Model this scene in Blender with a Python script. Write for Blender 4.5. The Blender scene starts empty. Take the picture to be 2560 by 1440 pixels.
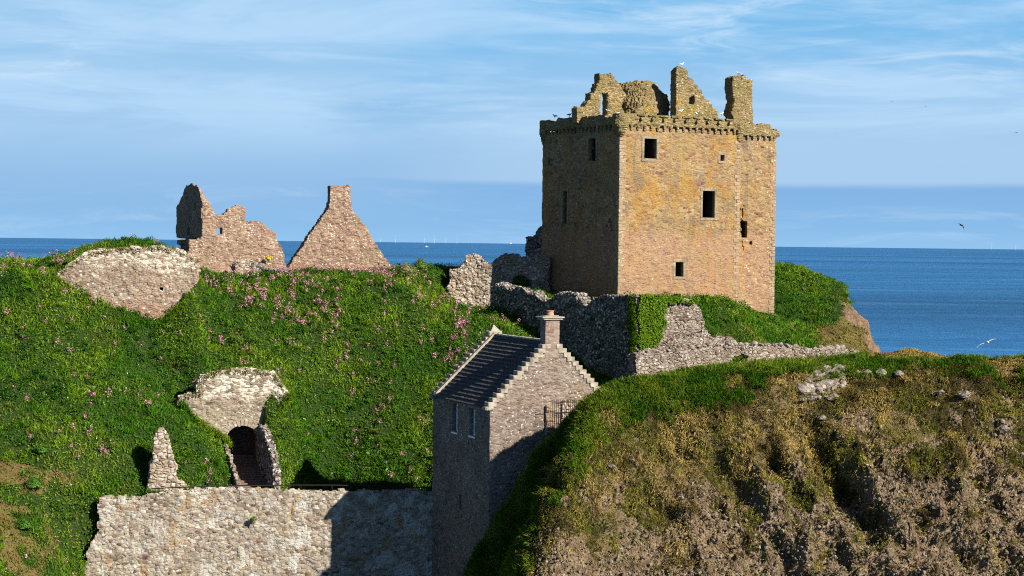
import bpy, math, random
import numpy as np
from mathutils import Matrix, Vector, Euler

R = math.radians
random.seed(7)
rng = np.random.default_rng(11)
scene = bpy.context.scene
COL = scene.collection

# ------------------------------------------------------------------ camera
FPX = 4777.0                       # focal length in pixels of the 2560 px wide photograph
PITCH = math.atan((720 - 605.0) / FPX)
ROLL = R(0.66)
cam_d = bpy.data.cameras.new('camera')
cam_d.sensor_width = 36
cam_d.lens = 36 * FPX / 2560
cam_d.clip_start = 1
cam_d.clip_end = 150000
cam = bpy.data.objects.new('camera', cam_d)
COL.objects.link(cam)
CM = (Euler((R(90) - PITCH, 0, 0)).to_matrix() @ Matrix.Rotation(ROLL, 3, 'Z'))
cam.matrix_world = CM.to_4x4()
scene.camera = cam
CMn = np.array(CM)


def P(px, py, Y):
    """world point seen at photo pixel (px,py) at forward distance Y"""
    d = CMn @ np.array([(px - 1280) / FPX, (720 - py) / FPX, -1.0])
    return d * (Y / d[1])


# ------------------------------------------------------------------ light
SUN_EL, SUN_AZ = R(31), R(-37.5)        # azimuth of the sun from +X
sdir = Vector((math.cos(SUN_EL) * math.cos(SUN_AZ), math.cos(SUN_EL) * math.sin(SUN_AZ), math.sin(SUN_EL)))
sl = bpy.data.lights.new('sun', 'SUN')
sl.energy = 5.0
sl.angle = R(0.5)
sl.color = (1.0, 0.90, 0.76)
so = bpy.data.objects.new('sun', sl)
so.rotation_euler = sdir.to_track_quat('Z', 'Y').to_euler()
so.location = (60, -40, 60)
COL.objects.link(so)
scene.view_settings.view_transform = 'Standard'
scene.view_settings.look = 'None'
scene.view_settings.exposure = 1.15
scene.view_settings.gamma = 1.0
scene.cycles.use_denoising = False
scene.cycles.max_bounces = 5
scene.cycles.diffuse_bounces = 1
scene.cycles.glossy_bounces = 2
scene.cycles.transmission_bounces = 2
scene.cycles.filter_width = 1.1
scene.cycles.use_adaptive_sampling = True
scene.cycles.adaptive_threshold = 0.02


# ------------------------------------------------------------------ node helper
class NB:
    def __init__(s, tree):
        s.t = tree
        s.n = tree.nodes
        s.l = tree.links
        s.n.clear()

    def _in(s, sock, v):
        if isinstance(v, bpy.types.NodeSocket):
            s.l.new(v, sock)
        elif v is not None:
            if isinstance(v, (tuple, list)) and len(v) == 3 and sock.type == 'RGBA':
                v = (*v, 1)
            sock.default_value = v

    def node(s, typ, ins=None, **kw):
        nd = s.n.new(typ)
        for k, v in kw.items():
            setattr(nd, k, v)
        for k, v in (ins or {}).items():
            s._in(nd.inputs[k], v)
        return nd

    def math(s, op, a, b=None, c=None, clamp=False):
        nd = s.node('ShaderNodeMath', operation=op)
        nd.use_clamp = clamp
        s._in(nd.inputs[0], a)
        if b is not None: s._in(nd.inputs[1], b)
        if c is not None: s._in(nd.inputs[2], c)
        return nd.outputs[0]

    def mix(s, f, a, b, mode='MIX'):
        nd = s.node('ShaderNodeMix', data_type='RGBA', blend_type=mode)
        s._in(nd.inputs[0], f)
        s._in(nd.inputs[6], a)
        s._in(nd.inputs[7], b)
        return nd.outputs[2]

    def noise(s, vec, scale, detail=3, rough=0.55, dist=0.0, col=False):
        nd = s.node('ShaderNodeTexNoise', {'Vector': vec, 'Scale': scale, 'Detail': detail, 'Roughness': rough, 'Distortion': dist})
        return nd.outputs['Color' if col else 'Fac']

    def ramp(s, f, stops, interp='LINEAR'):
        nd = s.node('ShaderNodeValToRGB', {'Fac': f})
        cr = nd.color_ramp
        cr.interpolation = interp
        while len(cr.elements) < len(stops): cr.elements.new(0.5)
        for e, (p, c) in zip(cr.elements, stops):
            e.position = p
            if not isinstance(c, (tuple, list)): c = (c, c, c)
            e.color = (*c, 1)
        return nd.outputs[0]

    def smooth(s, f, a, b):
        nd = s.node('ShaderNodeMapRange', {'Value': f, 'From Min': a, 'From Max': b}, interpolation_type='SMOOTHSTEP')
        return nd.outputs[0]

    def scale(s, v, sc, loc=(0, 0, 0)):
        nd = s.node('ShaderNodeMapping', {'Vector': v, 'Scale': sc, 'Location': loc})
        return nd.outputs[0]

    def vadd(s, a, b, k):
        m = s.node('ShaderNodeVectorMath', operation='MULTIPLY_ADD')
        s._in(m.inputs[0], b)
        m.inputs[1].default_value = (k, k, k)
        s._in(m.inputs[2], a)
        return m.outputs[0]


# ------------------------------------------------------------------ world
wd = bpy.data.worlds.new('World')
scene.world = wd
wd.use_nodes = True
b = NB(wd.node_tree)
SKY_STR = 0.05
sky = b.node('ShaderNodeTexSky', sky_type='NISHITA')
sky.sun_disc = False
sky.sun_elevation = SUN_EL
sky.sun_rotation = R(90) - SUN_AZ          # clockwise from +Y
sky.air_density = 0.45
sky.dust_density = 0.1
sky.ozone_density = 2.0
tc = b.node('ShaderNodeTexCoord').outputs['Generated']
sep = b.node('ShaderNodeSeparateXYZ', {'Vector': tc})
z = sep.outputs['Z']
xx = sep.outputs['X']
# low sky: clear band near the sea, a soft milky layer above it, then blue with cirrus
wob = b.math('MULTIPLY', b.math('SUBTRACT', b.noise(b.scale(tc, (6, 6, 2)), 1.0, 3), 0.5), 0.006)
zz = b.math('ADD', z, wob)
low = b.ramp(b.math('MULTIPLY', z, 6.0), [
    (0.00, (0.270, 0.510, 0.790)), (0.05, (0.240, 0.470, 0.755)), (0.19, (0.205, 0.415, 0.715)),
    (0.40, (0.200, 0.450, 0.750)), (0.60, (0.185, 0.470, 0.780)), (1.0, (0.165, 0.450, 0.760))])
veil_n = b.noise(b.scale(tc, (3.5, 3.5, 26)), 1.6, 5, 0.6, 0.6)
veil = b.smooth(veil_n, 0.36, 0.64)
layer = b.math('MULTIPLY', b.smooth(zz, 0.0283, 0.0335), b.math('SUBTRACT', 1.0, b.smooth(z, 0.045, 0.125)))
side = b.smooth(xx, -0.11, 0.03)
lay_s = b.math('MULTIPLY', layer, b.math('ADD', 0.40, b.math('MULTIPLY', side, 0.42)))
soft = b.math('MULTIPLY', b.math('SUBTRACT', 1.0, side), b.math('MULTIPLY', b.smooth(z, 0.0, 0.05), 0.55))
c1 = b.mix(b.math('MAXIMUM', lay_s, soft), low, (0.400, 0.595, 0.800))
high = b.smooth(z, 0.035, 0.07)
c2 = b.mix(b.math('MULTIPLY', b.math('MULTIPLY', veil, high), 0.62), c1, (0.50, 0.70, 0.91))
wv = b.vadd(b.scale(tc, (9, 9, 70)), b.noise(b.scale(tc, (5, 5, 14)), 1.0, 2, col=True), 2.2)
wisp = b.smooth(b.noise(wv, 1.1, 6, 0.66, 0.5), 0.47, 0.72)
wmask = b.math('MULTIPLY', b.smooth(b.noise(b.scale(tc, (4, 4, 10), (3.3, 0, 0)), 1.3, 2), 0.36, 0.56), b.smooth(z, 0.05, 0.08))
wmask2 = b.math('MULTIPLY', b.math('SUBTRACT', 1.0, b.smooth(z, 0.022, 0.032)), 0.35)
c3 = b.mix(b.math('MULTIPLY', b.math('MULTIPLY', wisp, 0.62), b.math('MAXIMUM', wmask, wmask2)), c2, (0.64, 0.79, 0.93))
lowsky = b.node('ShaderNodeVectorMath', operation='SCALE')
b._in(lowsky.inputs[0], c3)
lowsky.inputs['Scale'].default_value = 1.09 / SKY_STR / 2 ** 1.15
up = b.smooth(z, 0.128, 0.155)
fin = b.mix(up, lowsky.outputs[0], sky.outputs[0])
bg = b.node('ShaderNodeBackground', {'Color': fin, 'Strength': SKY_STR})
b.l.new(bg.outputs[0], b.node('ShaderNodeOutputWorld').inputs[0])


# ------------------------------------------------------------------ noise in numpy
def _hash(ix, iy, iz, seed):
    h = (ix.astype(np.int64) * 374761393 + iy.astype(np.int64) * 668265263 + iz.astype(np.int64) * 2147483647 + seed * 144665) & 0xffffffff
    h = ((h ^ (h >> 13)) * 1274126177) & 0xffffffff
    h = ((h ^ (h >> 16)) * 2246822519) & 0xffffffff
    return ((h ^ (h >> 15)) & 0xffffff) / float(0xffffff)


def vnoise(x, y, z, seed=0):
    x, y, z = np.broadcast_arrays(np.asarray(x, float), np.asarray(y, float), np.asarray(z, float))
    fx, fy, fz = np.floor(x), np.floor(y), np.floor(z)
    tx, ty, tz = x - fx, y - fy, z - fz
    tx, ty, tz = [t * t * (3 - 2 * t) for t in (tx, ty, tz)]
    r = 0
    for a in (0, 1):
        for b_ in (0, 1):
            for c in (0, 1):
                w = (tx if a else 1 - tx) * (ty if b_ else 1 - ty) * (tz if c else 1 - tz)
                r = r + w * _hash(fx + a, fy + b_, fz + c, seed)
    return r * 2 - 1


def fbm(x, y, z, sc, oct=4, seed=0, gain=0.5):
    r, a, f, n = 0, 1.0, 1.0 / sc, 0
    for i in range(oct):
        r = r + a * vnoise(np.asarray(x) * f, np.asarray(y) * f, np.asarray(z) * f, seed + i * 17)
        n += a
        a *= gain
        f *= 2.03
    return r / n


def sstep(x, a, b_):
    t = np.clip((x - a) / (b_ - a), 0, 1)
    return t * t * (3 - 2 * t)


# ------------------------------------------------------------------ object helpers
def setp(o, label=None, cat=None, group=None, kind=None):
    if label: o['label'] = label
    if cat: o['category'] = cat
    if group: o['group'] = group
    if kind: o['kind'] = kind
    return o


def mk_mesh(name, V, F, mat, smooth=False, colors=None):
    """V (n,3) array; F (m,3|4) array or list of tuples"""
    me = bpy.data.meshes.new(name)
    V = np.asarray(V, dtype=np.float32)
    if isinstance(F, np.ndarray):
        m, k = F.shape
        me.vertices.add(len(V))
        me.vertices.foreach_set('co', V.ravel())
        me.loops.add(m * k)
        me.loops.foreach_set('vertex_index', F.astype(np.int32).ravel())
        me.polygons.add(m)
        me.polygons.foreach_set('loop_start', np.arange(0, m * k, k, dtype=np.int32))
        me.polygons.foreach_set('loop_total', np.full(m, k, dtype=np.int32))
        me.polygons.foreach_set('use_smooth', np.full(m, bool(smooth)))
        me.update(calc_edges=True)
    else:
        me.from_pydata([tuple(map(float, v)) for v in V], [], F)
        if smooth: me.polygons.foreach_set('use_smooth', np.full(len(F), True))
        me.update()
    if colors is not None:
        at = me.color_attributes.new('Col', 'FLOAT_COLOR', 'POINT')
        c4 = np.ones((len(V), 4), dtype=np.float32)
        c4[:, :3] = colors
        at.data.foreach_set('color', c4.ravel())
    if mat: me.materials.append(mat)
    return me


def obj(name, V, F, mat, parent=None, smooth=False, colors=None):
    o = bpy.data.objects.new(name, mk_mesh(name, V, F, mat, smooth, colors))
    COL.objects.link(o)
    if parent: o.parent = parent
    return o


class Frame:
    """local frame of a wall: x along it, y into it, z up (z0 = base height)"""
    def __init__(s, x, y, deg, z0=0.0):
        s.o = np.array([x, y, 0.0])
        a = R(deg)
        s.a = a
        s.u = np.array([math.cos(a), math.sin(a), 0])
        s.w = np.array([-math.sin(a), math.cos(a), 0])
        s.z0 = z0

    def uv(s, px, py, w0=0.0):
        d = P(px, py, 1.0)
        t = (w0 + s.w @ s.o) / (s.w @ d)
        X = d * t
        return (float(s.u @ (X - s.o)), float(X[2]))

    def wv(s, px, py, u0=0.0):
        d = P(px, py, 1.0)
        t = (u0 + s.u @ s.o) / (s.u @ d)
        X = d * t
        return (float(s.w @ (X - s.o)), float(X[2]))

    def poly(s, pts, w0=0.0):
        return [s.uv(x, y, w0) for x, y in pts]

    def place(s, o):
        o.location = (s.o[0], s.o[1], s.z0)
        o.rotation_euler = (0, 0, s.a)
        return o

    def world(s, u, w, v):
        return s.o + s.u * u + s.w * w + np.array([0, 0, v])


def empty(name, F, label, cat, group=None):
    o = bpy.data.objects.new(name, None)
    o.empty_display_size = 0.5
    COL.objects.link(o)
    F.place(o)
    return setp(o, label, cat, group)


def pip(poly, X, Y):
    """points in polygon"""
    ins = np.zeros(np.broadcast(X, Y).shape, bool)
    n = len(poly)
    for i in range(n):
        x1, y1 = poly[i]
        x2, y2 = poly[(i + 1) % n]
        if y1 == y2: continue
        c = ((Y >= min(y1, y2)) & (Y < max(y1, y2)))
        xi = (Y - y1) * (x2 - x1) / (y2 - y1) + x1
        ins ^= (c & (X < xi))
    return ins


def vox(occ, ru, rw, rv, c, smooth=1, jit=0.03, jsc=0.35, seed=0):
    """surface of the solid occ(U,W,V); returns verts, quads"""
    if not isinstance(c, (tuple, list)): c = (c, c, c)
    n = [max(1, int(round((r[1] - r[0]) / k))) for r, k in zip((ru, rw, rv), c)]
    st = [(r[1] - r[0]) / m for r, m in zip((ru, rw, rv), n)]
    ax = [r[0] + (np.arange(m) + 0.5) * s_ for r, m, s_ in zip((ru, rw, rv), n, st)]
    U, W, V = np.meshgrid(*ax, indexing='ij', sparse=True)
    O = np.zeros([m + 2 for m in n], bool)
    O[1:-1, 1:-1, 1:-1] = np.broadcast_to(occ(U, W, V), n)
    N1, N2, N3 = [m + 1 for m in n]

    def vid(i, j, k): return (i * N2 + j) * N3 + k
    faces = []
    I = O.astype(np.int8)
    # axis 0
    D = I[1:, 1:-1, 1:-1] - I[:-1, 1:-1, 1:-1]
    for s_ in (1, -1):
        i, j, k = np.nonzero(D == s_)
        q = [vid(i, j, k), vid(i, j + 1, k), vid(i, j + 1, k + 1), vid(i, j, k + 1)]
        faces.append(np.stack(q if s_ == -1 else q[::-1], 1))
    D = I[1:-1, 1:, 1:-1] - I[1:-1, :-1, 1:-1]
    for s_ in (1, -1):
        i, j, k = np.nonzero(D == s_)
        q = [vid(i, j, k), vid(i + 1, j, k), vid(i + 1, j, k + 1), vid(i, j, k + 1)]
        faces.append(np.stack(q if s_ == 1 else q[::-1], 1))
    D = I[1:-1, 1:-1, 1:] - I[1:-1, 1:-1, :-1]
    for s_ in (1, -1):
        i, j, k = np.nonzero(D == s_)
        q = [vid(i, j, k), vid(i + 1, j, k), vid(i + 1, j + 1, k), vid(i, j + 1, k)]
        faces.append(np.stack(q if s_ == -1 else q[::-1], 1))
    F = np.concatenate(faces)
    ids, inv = np.unique(F, return_inverse=True)
    F = inv.reshape(F.shape)
    k = ids % N3
    j = (ids // N3) % N2
    i = ids // (N3 * N2)
    X = np.stack([ru[0] + i * st[0], rw[0] + j * st[1], rv[0] + k * st[2]], 1)
    E = np.concatenate([F[:, [0, 1]], F[:, [1, 2]], F[:, [2, 3]], F[:, [3, 0]]])
    for _ in range(smooth):
        S = np.zeros_like(X)
        C = np.zeros(len(X))
        np.add.at(S, E[:, 0], X[E[:, 1]]); np.add.at(S, E[:, 1], X[E[:, 0]])
        np.add.at(C, E[:, 0], 1); np.add.at(C, E[:, 1], 1)
        X = X * 0.45 + 0.55 * S / C[:, None]
    if jit:
        x, y, z_ = X.T
        J = np.stack([fbm(x, y, z_, jsc, 3, seed + q) for q in (1, 2, 3)], 1)
        X = X + J * jit * np.array([1.4, 1.6, 1.4])
    return X, F


def wall(name, F, polyuv, th, mat, cell=0.13, holes=(), fray=0.18, parent=None, smooth=2, jit=0.04, back=None, seed=0, topvar=0.2, w0=0.0, batter=0.0):
    us = [p[0] for p in polyuv]; vs = [p[1] for p in polyuv]
    pad = 0.3
    w1 = w0 + th

    def occ(U, W, V):
        nU = fbm(U, 0 * U, V, 0.7, 3, seed + 5) * fray * 1.5
        nV = fbm(U, 0 * U + 9, V * 0.5, 0.6, 3, seed + 9) * fray * 1.5
        tv = fbm(U, W, 0 * U, 0.8, 2, seed + 21) * topvar
        o = pip(polyuv, U + nU + 0 * W, V + nV + tv)
        for h in holes:
            o = o & ~pip(h, U + 0 * W + nU * 0.25, V + 0 * W + nV * 0.25)
        if batter:
            o = o & (W > w0 + (V - min(vs)) * batter)
        return o
    X, Q = vox(occ, (min(us) - pad, max(us) + pad), (min(w0, w1), max(w0, w1)), (min(vs) - pad, max(vs) + pad), cell, smooth, jit, seed=seed)
    X[:, 2] -= F.z0
    o = obj(name, X, Q, mat, parent)
    if not parent: F.place(o)
    return o


class MB:
    def __init__(s):
        s.V = []; s.F = []; s.n = 0

    def add(s, V, F):
        V = np.asarray(V, float)
        s.V.append(V)
        s.F += [tuple(int(i) + s.n for i in f) for f in F]
        s.n += len(V)

    def box(s, x0, x1, y0, y1, z0, z1, j=0.0, bev=0.0):
        """slightly irregular block; bev chamfers all edges a little"""
        c = np.array([(x0 + x1) / 2, (y0 + y1) / 2, (z0 + z1) / 2])
        h = np.array([(x1 - x0) / 2, (y1 - y0) / 2, (z1 - z0) / 2])
        if bev <= 0:
            V = np.array([[a, b_, d] for a in (-1, 1) for b_ in (-1, 1) for d in (-1, 1)], float) * h + c
            Fc = [(0, 1, 3, 2), (4, 6, 7, 5), (0, 4, 5, 1), (2, 3, 7, 6), (0, 2, 6, 4), (1, 5, 7, 3)]
            if j: V += np.random.default_rng(s.n).uniform(-j, j, V.shape)
            s.add(V, Fc)
            return
        bv = np.minimum(bev, h * 0.45)
        V = []
        idx = {}
        for a in (-1, 1):
            for b_ in (-1, 1):
                for d in (-1, 1):
                    sg = np.array([a, b_, d])
                    for ax_ in range(3):
                        p = sg * h
                        for o_ in range(3):
                            if o_ != ax_: p = p - np.eye(3)[o_] * sg[o_] * bv[o_]
                        idx[(a, b_, d, ax_)] = len(V)
                        V.append(p + c)
        V = np.array(V)
        if j: V += np.random.default_rng(s.n + 1).uniform(-j, j, V.shape)
        Fc = []
        for ax_ in range(3):
            o1, o2 = [q for q in range(3) if q != ax_]
            for sg in (-1, 1):
                q = []
                for e1, e2 in ((-1, -1), (1, -1), (1, 1), (-1, 1)):
                    k = [0, 0, 0]; k[ax_] = sg; k[o1] = e1; k[o2] = e2
                    q.append(idx[(*k, ax_)])
                flip = (sg == 1) == (ax_ == 1)
                Fc.append(tuple(q[::-1] if flip else q))
        for a in (-1, 1):
            for b_ in (-1, 1):
                for ax_ in range(3):
                    o1, o2 = [q for q in range(3) if q != ax_]
                    k0 = [0, 0, 0]; k0[o1] = a; k0[o2] = b_
                    ka = list(k0); ka[ax_] = -1
                    kb = list(k0); kb[ax_] = 1
                    Fc.append((idx[(*ka, o1)], idx[(*kb, o1)], idx[(*kb, o2)], idx[(*ka, o2)]))
        for a in (-1, 1):
            for b_ in (-1, 1):
                for d in (-1, 1):
                    Fc.append((idx[(a, b_, d, 0)], idx[(a, b_, d, 1)], idx[(a, b_, d, 2)]))
        s.add(V, Fc)

    def tube(s, p0, p1, r0, r1=None, n=8, cap=True):
        p0, p1 = Vector(p0), Vector(p1)
        r1 = r0 if r1 is None else r1
        d = (p1 - p0).normalized()
        a = d.orthogonal().normalized()
        c = d.cross(a)
        V = []
        for p, r in ((p0, r0), (p1, r1)):
            for i in range(n):
                t = 2 * math.pi * i / n
                V.append(tuple(p + a * (r * math.cos(t)) + c * (r * math.sin(t))))
        Fc = [(i, (i + 1) % n, n + (i + 1) % n, n + i) for i in range(n)]
        if cap: Fc += [tuple(range(n))[::-1], tuple(range(n, 2 * n))]
        s.add(V, Fc)

    def lathe(s, prof, cx, cy, n=16, squash=1.0):
        V = []
        for r, zz_ in prof:
            for i in range(n):
                t = 2 * math.pi * i / n
                V.append((cx + r * math.cos(t), cy + r * math.sin(t) * squash, zz_))
        m = len(prof)
        Fc = [(k * n + i, k * n + (i + 1) % n, (k + 1) * n + (i + 1) % n, (k + 1) * n + i) for k in range(m - 1) for i in range(n)]
        Fc += [tuple(range(n))[::-1], tuple(range((m - 1) * n, m * n))]
        s.add(V, Fc)

    def build(s, name, mat, parent=None, F=None, smooth=False):
        V = np.concatenate(s.V)
        if F is not None: V = V - np.array([0, 0, F.z0])
        o = obj(name, V, s.F, mat, parent, smooth)
        if F is not None and parent is None: F.place(o)
        return o


import bmesh
_ico = {}


def ico(sub=2):
    if sub not in _ico:
        bm = bmesh.new()
        bmesh.ops.create_icosphere(bm, subdivisions=sub, radius=1)
        _ico[sub] = (np.array([v.co[:] for v in bm.verts]), np.array([[v.index for v in f.verts] for f in bm.faces]))
        bm.free()
    return _ico[sub]


def boulder(r, seed, sub=3, rough=0.28):
    V, F = ico(sub)
    n = fbm(V[:, 0] + seed * 3.1, V[:, 1], V[:, 2], 0.9, 3, seed)
    # chop with a few planes for facets
    X = V * (1 + rough * n[:, None])
    rg = np.random.default_rng(seed)
    for _ in range(6):
        d = rg.normal(size=3); d /= np.linalg.norm(d)
        k = rg.uniform(0.6, 0.85)
        s_ = X @ d
        X = X - np.outer(np.maximum(s_ - k, 0), d) * 0.9
    return X * np.asarray(r), F


# ------------------------------------------------------------------ materials
def new_mat(name):
    m = bpy.data.materials.new(name)
    m.use_nodes = True
    return m, NB(m.node_tree)


def masonry(name, cols, mortar, size=(0.40, 0.19), stains=(), spots=None, disp=0.05, mort_w=0.07, patch=None, rough=0.95, flat=0.0, seed=0.0, zg=None, vary=1.5, kk=1.0):
    K = 0.56 * kk
    av = [sum(c[i] for c in cols) / len(cols) for i in range(3)]
    cols = [tuple(max(0.02, (av[i] + (c[i] - av[i]) * vary) * K) for i in range(3)) for c in cols]
    mortar = tuple(q * K for q in mortar)
    stains = [(tuple(q * K for q in s_[0]), *s_[1:]) for s_ in stains]
    if spots: spots = (tuple(q * 0.85 for q in spots[0]), *spots[1:])
    m, b = new_mat(name)
    co = b.node('ShaderNodeTexCoord').outputs['Object']
    co = b.scale(co, (1, 1, 1), (seed, seed * 0.7, seed * 0.3))
    wob = b.noise(co, 1.6, 2, 0.5, col=True)
    c0 = b.vadd(co, wob, 0.10)
    vs = b.scale(c0, (1 / size[0], 1 / size[0], 1 / size[1]))
    vor = b.node('ShaderNodeTexVoronoi', {'Vector': vs, 'Scale': 1.0, 'Randomness': 1.0}, feature='F1')
    edg = b.node('ShaderNodeTexVoronoi', {'Vector': vs, 'Scale': 1.0, 'Randomness': 1.0}, feature='DISTANCE_TO_EDGE')
    sp = b.node('ShaderNodeSeparateColor', {'Color': vor.outputs['Color']})
    r1, r2, r3 = sp.outputs[0], sp.outputs[1], sp.outputs[2]
    n = len(cols)
    base = b.ramp(r1, [((i + 0.0) / (n - 1), c) for i, c in enumerate(cols)])
    # thin slabs and small packing stones break the cells
    thin = b.node('ShaderNodeTexVoronoi', {'Vector': b.scale(c0, (1 / size[0] * 1.9, 1 / size[0] * 1.9, 1 / size[1] * 3.2)), 'Scale': 1.0}, feature='F1')
    t2 = b.node('ShaderNodeSeparateColor', {'Color': thin.outputs['Color']}).outputs[0]
    pk = b.smooth(b.noise(co, 0.9, 2), 0.42, 0.58)
    base = b.mix(b.math('MULTIPLY', pk, 0.55), base, b.ramp(t2, [((i + 0.0) / (n - 1), c) for i, c in enumerate(cols[::-1])]))
    fine = b.noise(co, 9.0, 5, 0.7)
    base = b.mix(1.0, base, b.ramp(fine, [(0.25, 0.62), (0.5, 1.0), (0.75, 1.30)]), 'MULTIPLY')
    big = b.noise(co, 0.35, 3, 0.6)
    base = b.mix(1.0, base, b.ramp(big, [(0.3, 0.80), (0.7, 1.18)]), 'MULTIPLY')
    e = edg.outputs['Distance']
    mask = b.smooth(e, 0.0, mort_w)
    base = b.mix(b.math('MULTIPLY', b.math('SUBTRACT', 1.0, mask), 0.75), base, mortar)
    for i, (c, sc, lo, hi, k, stv) in enumerate(stains):
        nn = b.noise(b.scale(co, (sc, sc, sc * stv), (i * 7.3, 0, i * 3.1)), 1.0, 6, 0.68, 0.4)
        base = b.mix(b.math('MULTIPLY', b.smooth(nn, lo, hi), k), base, b.mix(b.smooth(fine, 0.3, 0.7), tuple(q * 0.75 for q in c), tuple(min(1, q * 1.25) for q in c)))
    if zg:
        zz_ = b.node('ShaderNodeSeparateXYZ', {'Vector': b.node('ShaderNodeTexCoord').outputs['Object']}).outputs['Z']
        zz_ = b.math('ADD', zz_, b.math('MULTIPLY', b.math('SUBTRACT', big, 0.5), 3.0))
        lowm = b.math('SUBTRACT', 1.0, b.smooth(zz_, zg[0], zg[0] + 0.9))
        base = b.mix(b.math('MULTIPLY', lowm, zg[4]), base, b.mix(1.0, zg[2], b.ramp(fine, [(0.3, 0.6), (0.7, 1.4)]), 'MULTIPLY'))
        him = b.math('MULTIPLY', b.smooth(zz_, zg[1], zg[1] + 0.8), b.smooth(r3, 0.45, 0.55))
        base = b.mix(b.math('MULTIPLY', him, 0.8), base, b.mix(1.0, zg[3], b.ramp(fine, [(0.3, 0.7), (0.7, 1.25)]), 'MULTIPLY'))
    if spots:
        c, dens, k, ssz = spots
        s1 = b.node('ShaderNodeTexVoronoi', {'Vector': b.vadd(b.scale(co, (1 / ssz,) * 3), b.noise(co, 5.0, 2, col=True), 0.7), 'Scale': 1.0}, feature='F1')
        rr = b.node('ShaderNodeSeparateColor', {'Color': s1.outputs['Color']}).outputs[1]
        on = b.math('MULTIPLY', b.smooth(rr, 1 - dens, 1 - dens + 0.05), b.math('SUBTRACT', 1.0, b.smooth(s1.outputs['Distance'], 0.25, 0.45)))
        pm = b.smooth(b.noise(co, 0.55, 3), 0.35, 0.6)
        base = b.mix(b.math('MULTIPLY', b.math('MULTIPLY', on, pm), k), base, c)
    bs = b.node('ShaderNodeBsdfPrincipled', {'Base Color': base, 'Roughness': rough, 'Specular IOR Level': 0.15})
    out = b.node('ShaderNodeOutputMaterial')
    b.l.new(bs.outputs[0], out.inputs[0])
    h = b.math('MULTIPLY', b.smooth(e, 0.0, 0.22), 0.55)
    h = b.math('ADD', h, b.math('MULTIPLY', r2, 0.5))
    h = b.math('ADD', h, b.math('MULTIPLY', b.noise(co, 6.0, 4, 0.65), 0.55))
    h = b.math('ADD', h, b.math('MULTIPLY', b.math('MULTIPLY', thin.outputs['Distance'], pk), -0.35))
    d = b.node('ShaderNodeDisplacement', {'Height': h, 'Midlevel': 0.8, 'Scale': disp})
    b.l.new(d.outputs[0], out.inputs['Displacement'])
    m.displacement_method = 'BOTH'
    return m


def plain(name, col, rough=0.8, var=0.2, nsc=3.0, bump=0.0, metallic=0.0, spec=0.3):
    m, b = new_mat(name)
    co = b.node('ShaderNodeTexCoord').outputs['Object']
    nn = b.noise(co, nsc, 5, 0.65)
    c = b.mix(1.0, col, b.ramp(nn, [(0.25, 1 - var), (0.75, 1 + var)]), 'MULTIPLY')
    bs = b.node('ShaderNodeBsdfPrincipled', {'Base Color': c, 'Roughness': rough, 'Metallic': metallic, 'Specular IOR Level': spec})
    if bump:
        bp = b.node('ShaderNodeBump', {'Height': b.noise(co, nsc * 3, 4, 0.7), 'Strength': 1.0, 'Distance': bump})
        b.l.new(bp.outputs[0], bs.inputs['Normal'])
    b.l.new(bs.outputs[0], b.node('ShaderNodeOutputMaterial').inputs[0])
    return m


def leafmat(name, rough=0.55, trans=0.25):
    m, b = new_mat(name)
    a = b.node('ShaderNodeAttribute', attribute_name='Col')
    bs = b.node('ShaderNodeBsdfPrincipled', {'Base Color': a.outputs['Color'], 'Roughness': rough, 'Specular IOR Level': 0.08})
    tr = b.node('ShaderNodeBsdfTranslucent', {'Color': b.mix(1.0, a.outputs['Color'], (1.2, 1.35, 0.25), 'MULTIPLY')})
    mx = b.node('ShaderNodeMixShader', {0: trans})
    b.l.new(bs.outputs[0], mx.inputs[1]); b.l.new(tr.outputs[0], mx.inputs[2])
    b.l.new(mx.outputs[0], b.node('ShaderNodeOutputMaterial').inputs[0])
    return m


PINK, BUFF, OCH = (0.36, 0.22, 0.15), (0.42, 0.31, 0.18), (0.44, 0.30, 0.13)
M_keep = masonry('keep_stone', [(0.30, 0.165, 0.105), (0.46, 0.29, 0.15), (0.50, 0.36, 0.17), (0.43, 0.26, 0.15), (0.53, 0.39, 0.19), (0.38, 0.20, 0.13)],
                 (0.56, 0.43, 0.26), (0.44, 0.19),
                 vary=1.9, kk=0.84, stains=[((0.56, 0.30, 0.05), 0.36, 0.47, 0.62, 0.62, 0.6), ((0.17, 0.15, 0.07), 0.8, 0.54, 0.68, 0.65, 0.10), ((0.46, 0.35, 0.13), 0.30, 0.50, 0.62, 0.45, 1.0), ((0.24, 0.13, 0.10), 2.0, 0.62, 0.68, 0.5, 1.6), ((0.27, 0.205, 0.16), 0.55, 0.52, 0.64, 0.6, 0.8), ((0.50, 0.46, 0.36), 1.3, 0.60, 0.66, 0.55, 1.0), ((0.42, 0.38, 0.27), 0.6, 0.60, 0.70, 0.5, 0.8)],
                 spots=((0.60, 0.57, 0.48), 0.16, 0.6, 0.22), disp=0.035, zg=(8.5, 99.0, (0.27, 0.165, 0.115), (0.4, 0.3, 0.2), 0.42))
M_keeptop = masonry('keep_top_stone', [(0.22, 0.17, 0.08), (0.38, 0.29, 0.13), (0.44, 0.33, 0.17), (0.29, 0.24, 0.10), (0.42, 0.28, 0.16)],
                    (0.25, 0.21, 0.12), (0.36, 0.15),
                    stains=[((0.52, 0.33, 0.02), 0.7, 0.60, 0.68, 0.85, 0.8), ((0.24, 0.22, 0.06), 0.5, 0.48, 0.66, 0.45, 1.0)],
                    spots=((0.58, 0.56, 0.46), 0.2, 0.6, 0.2), disp=0.06, seed=3)
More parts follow.
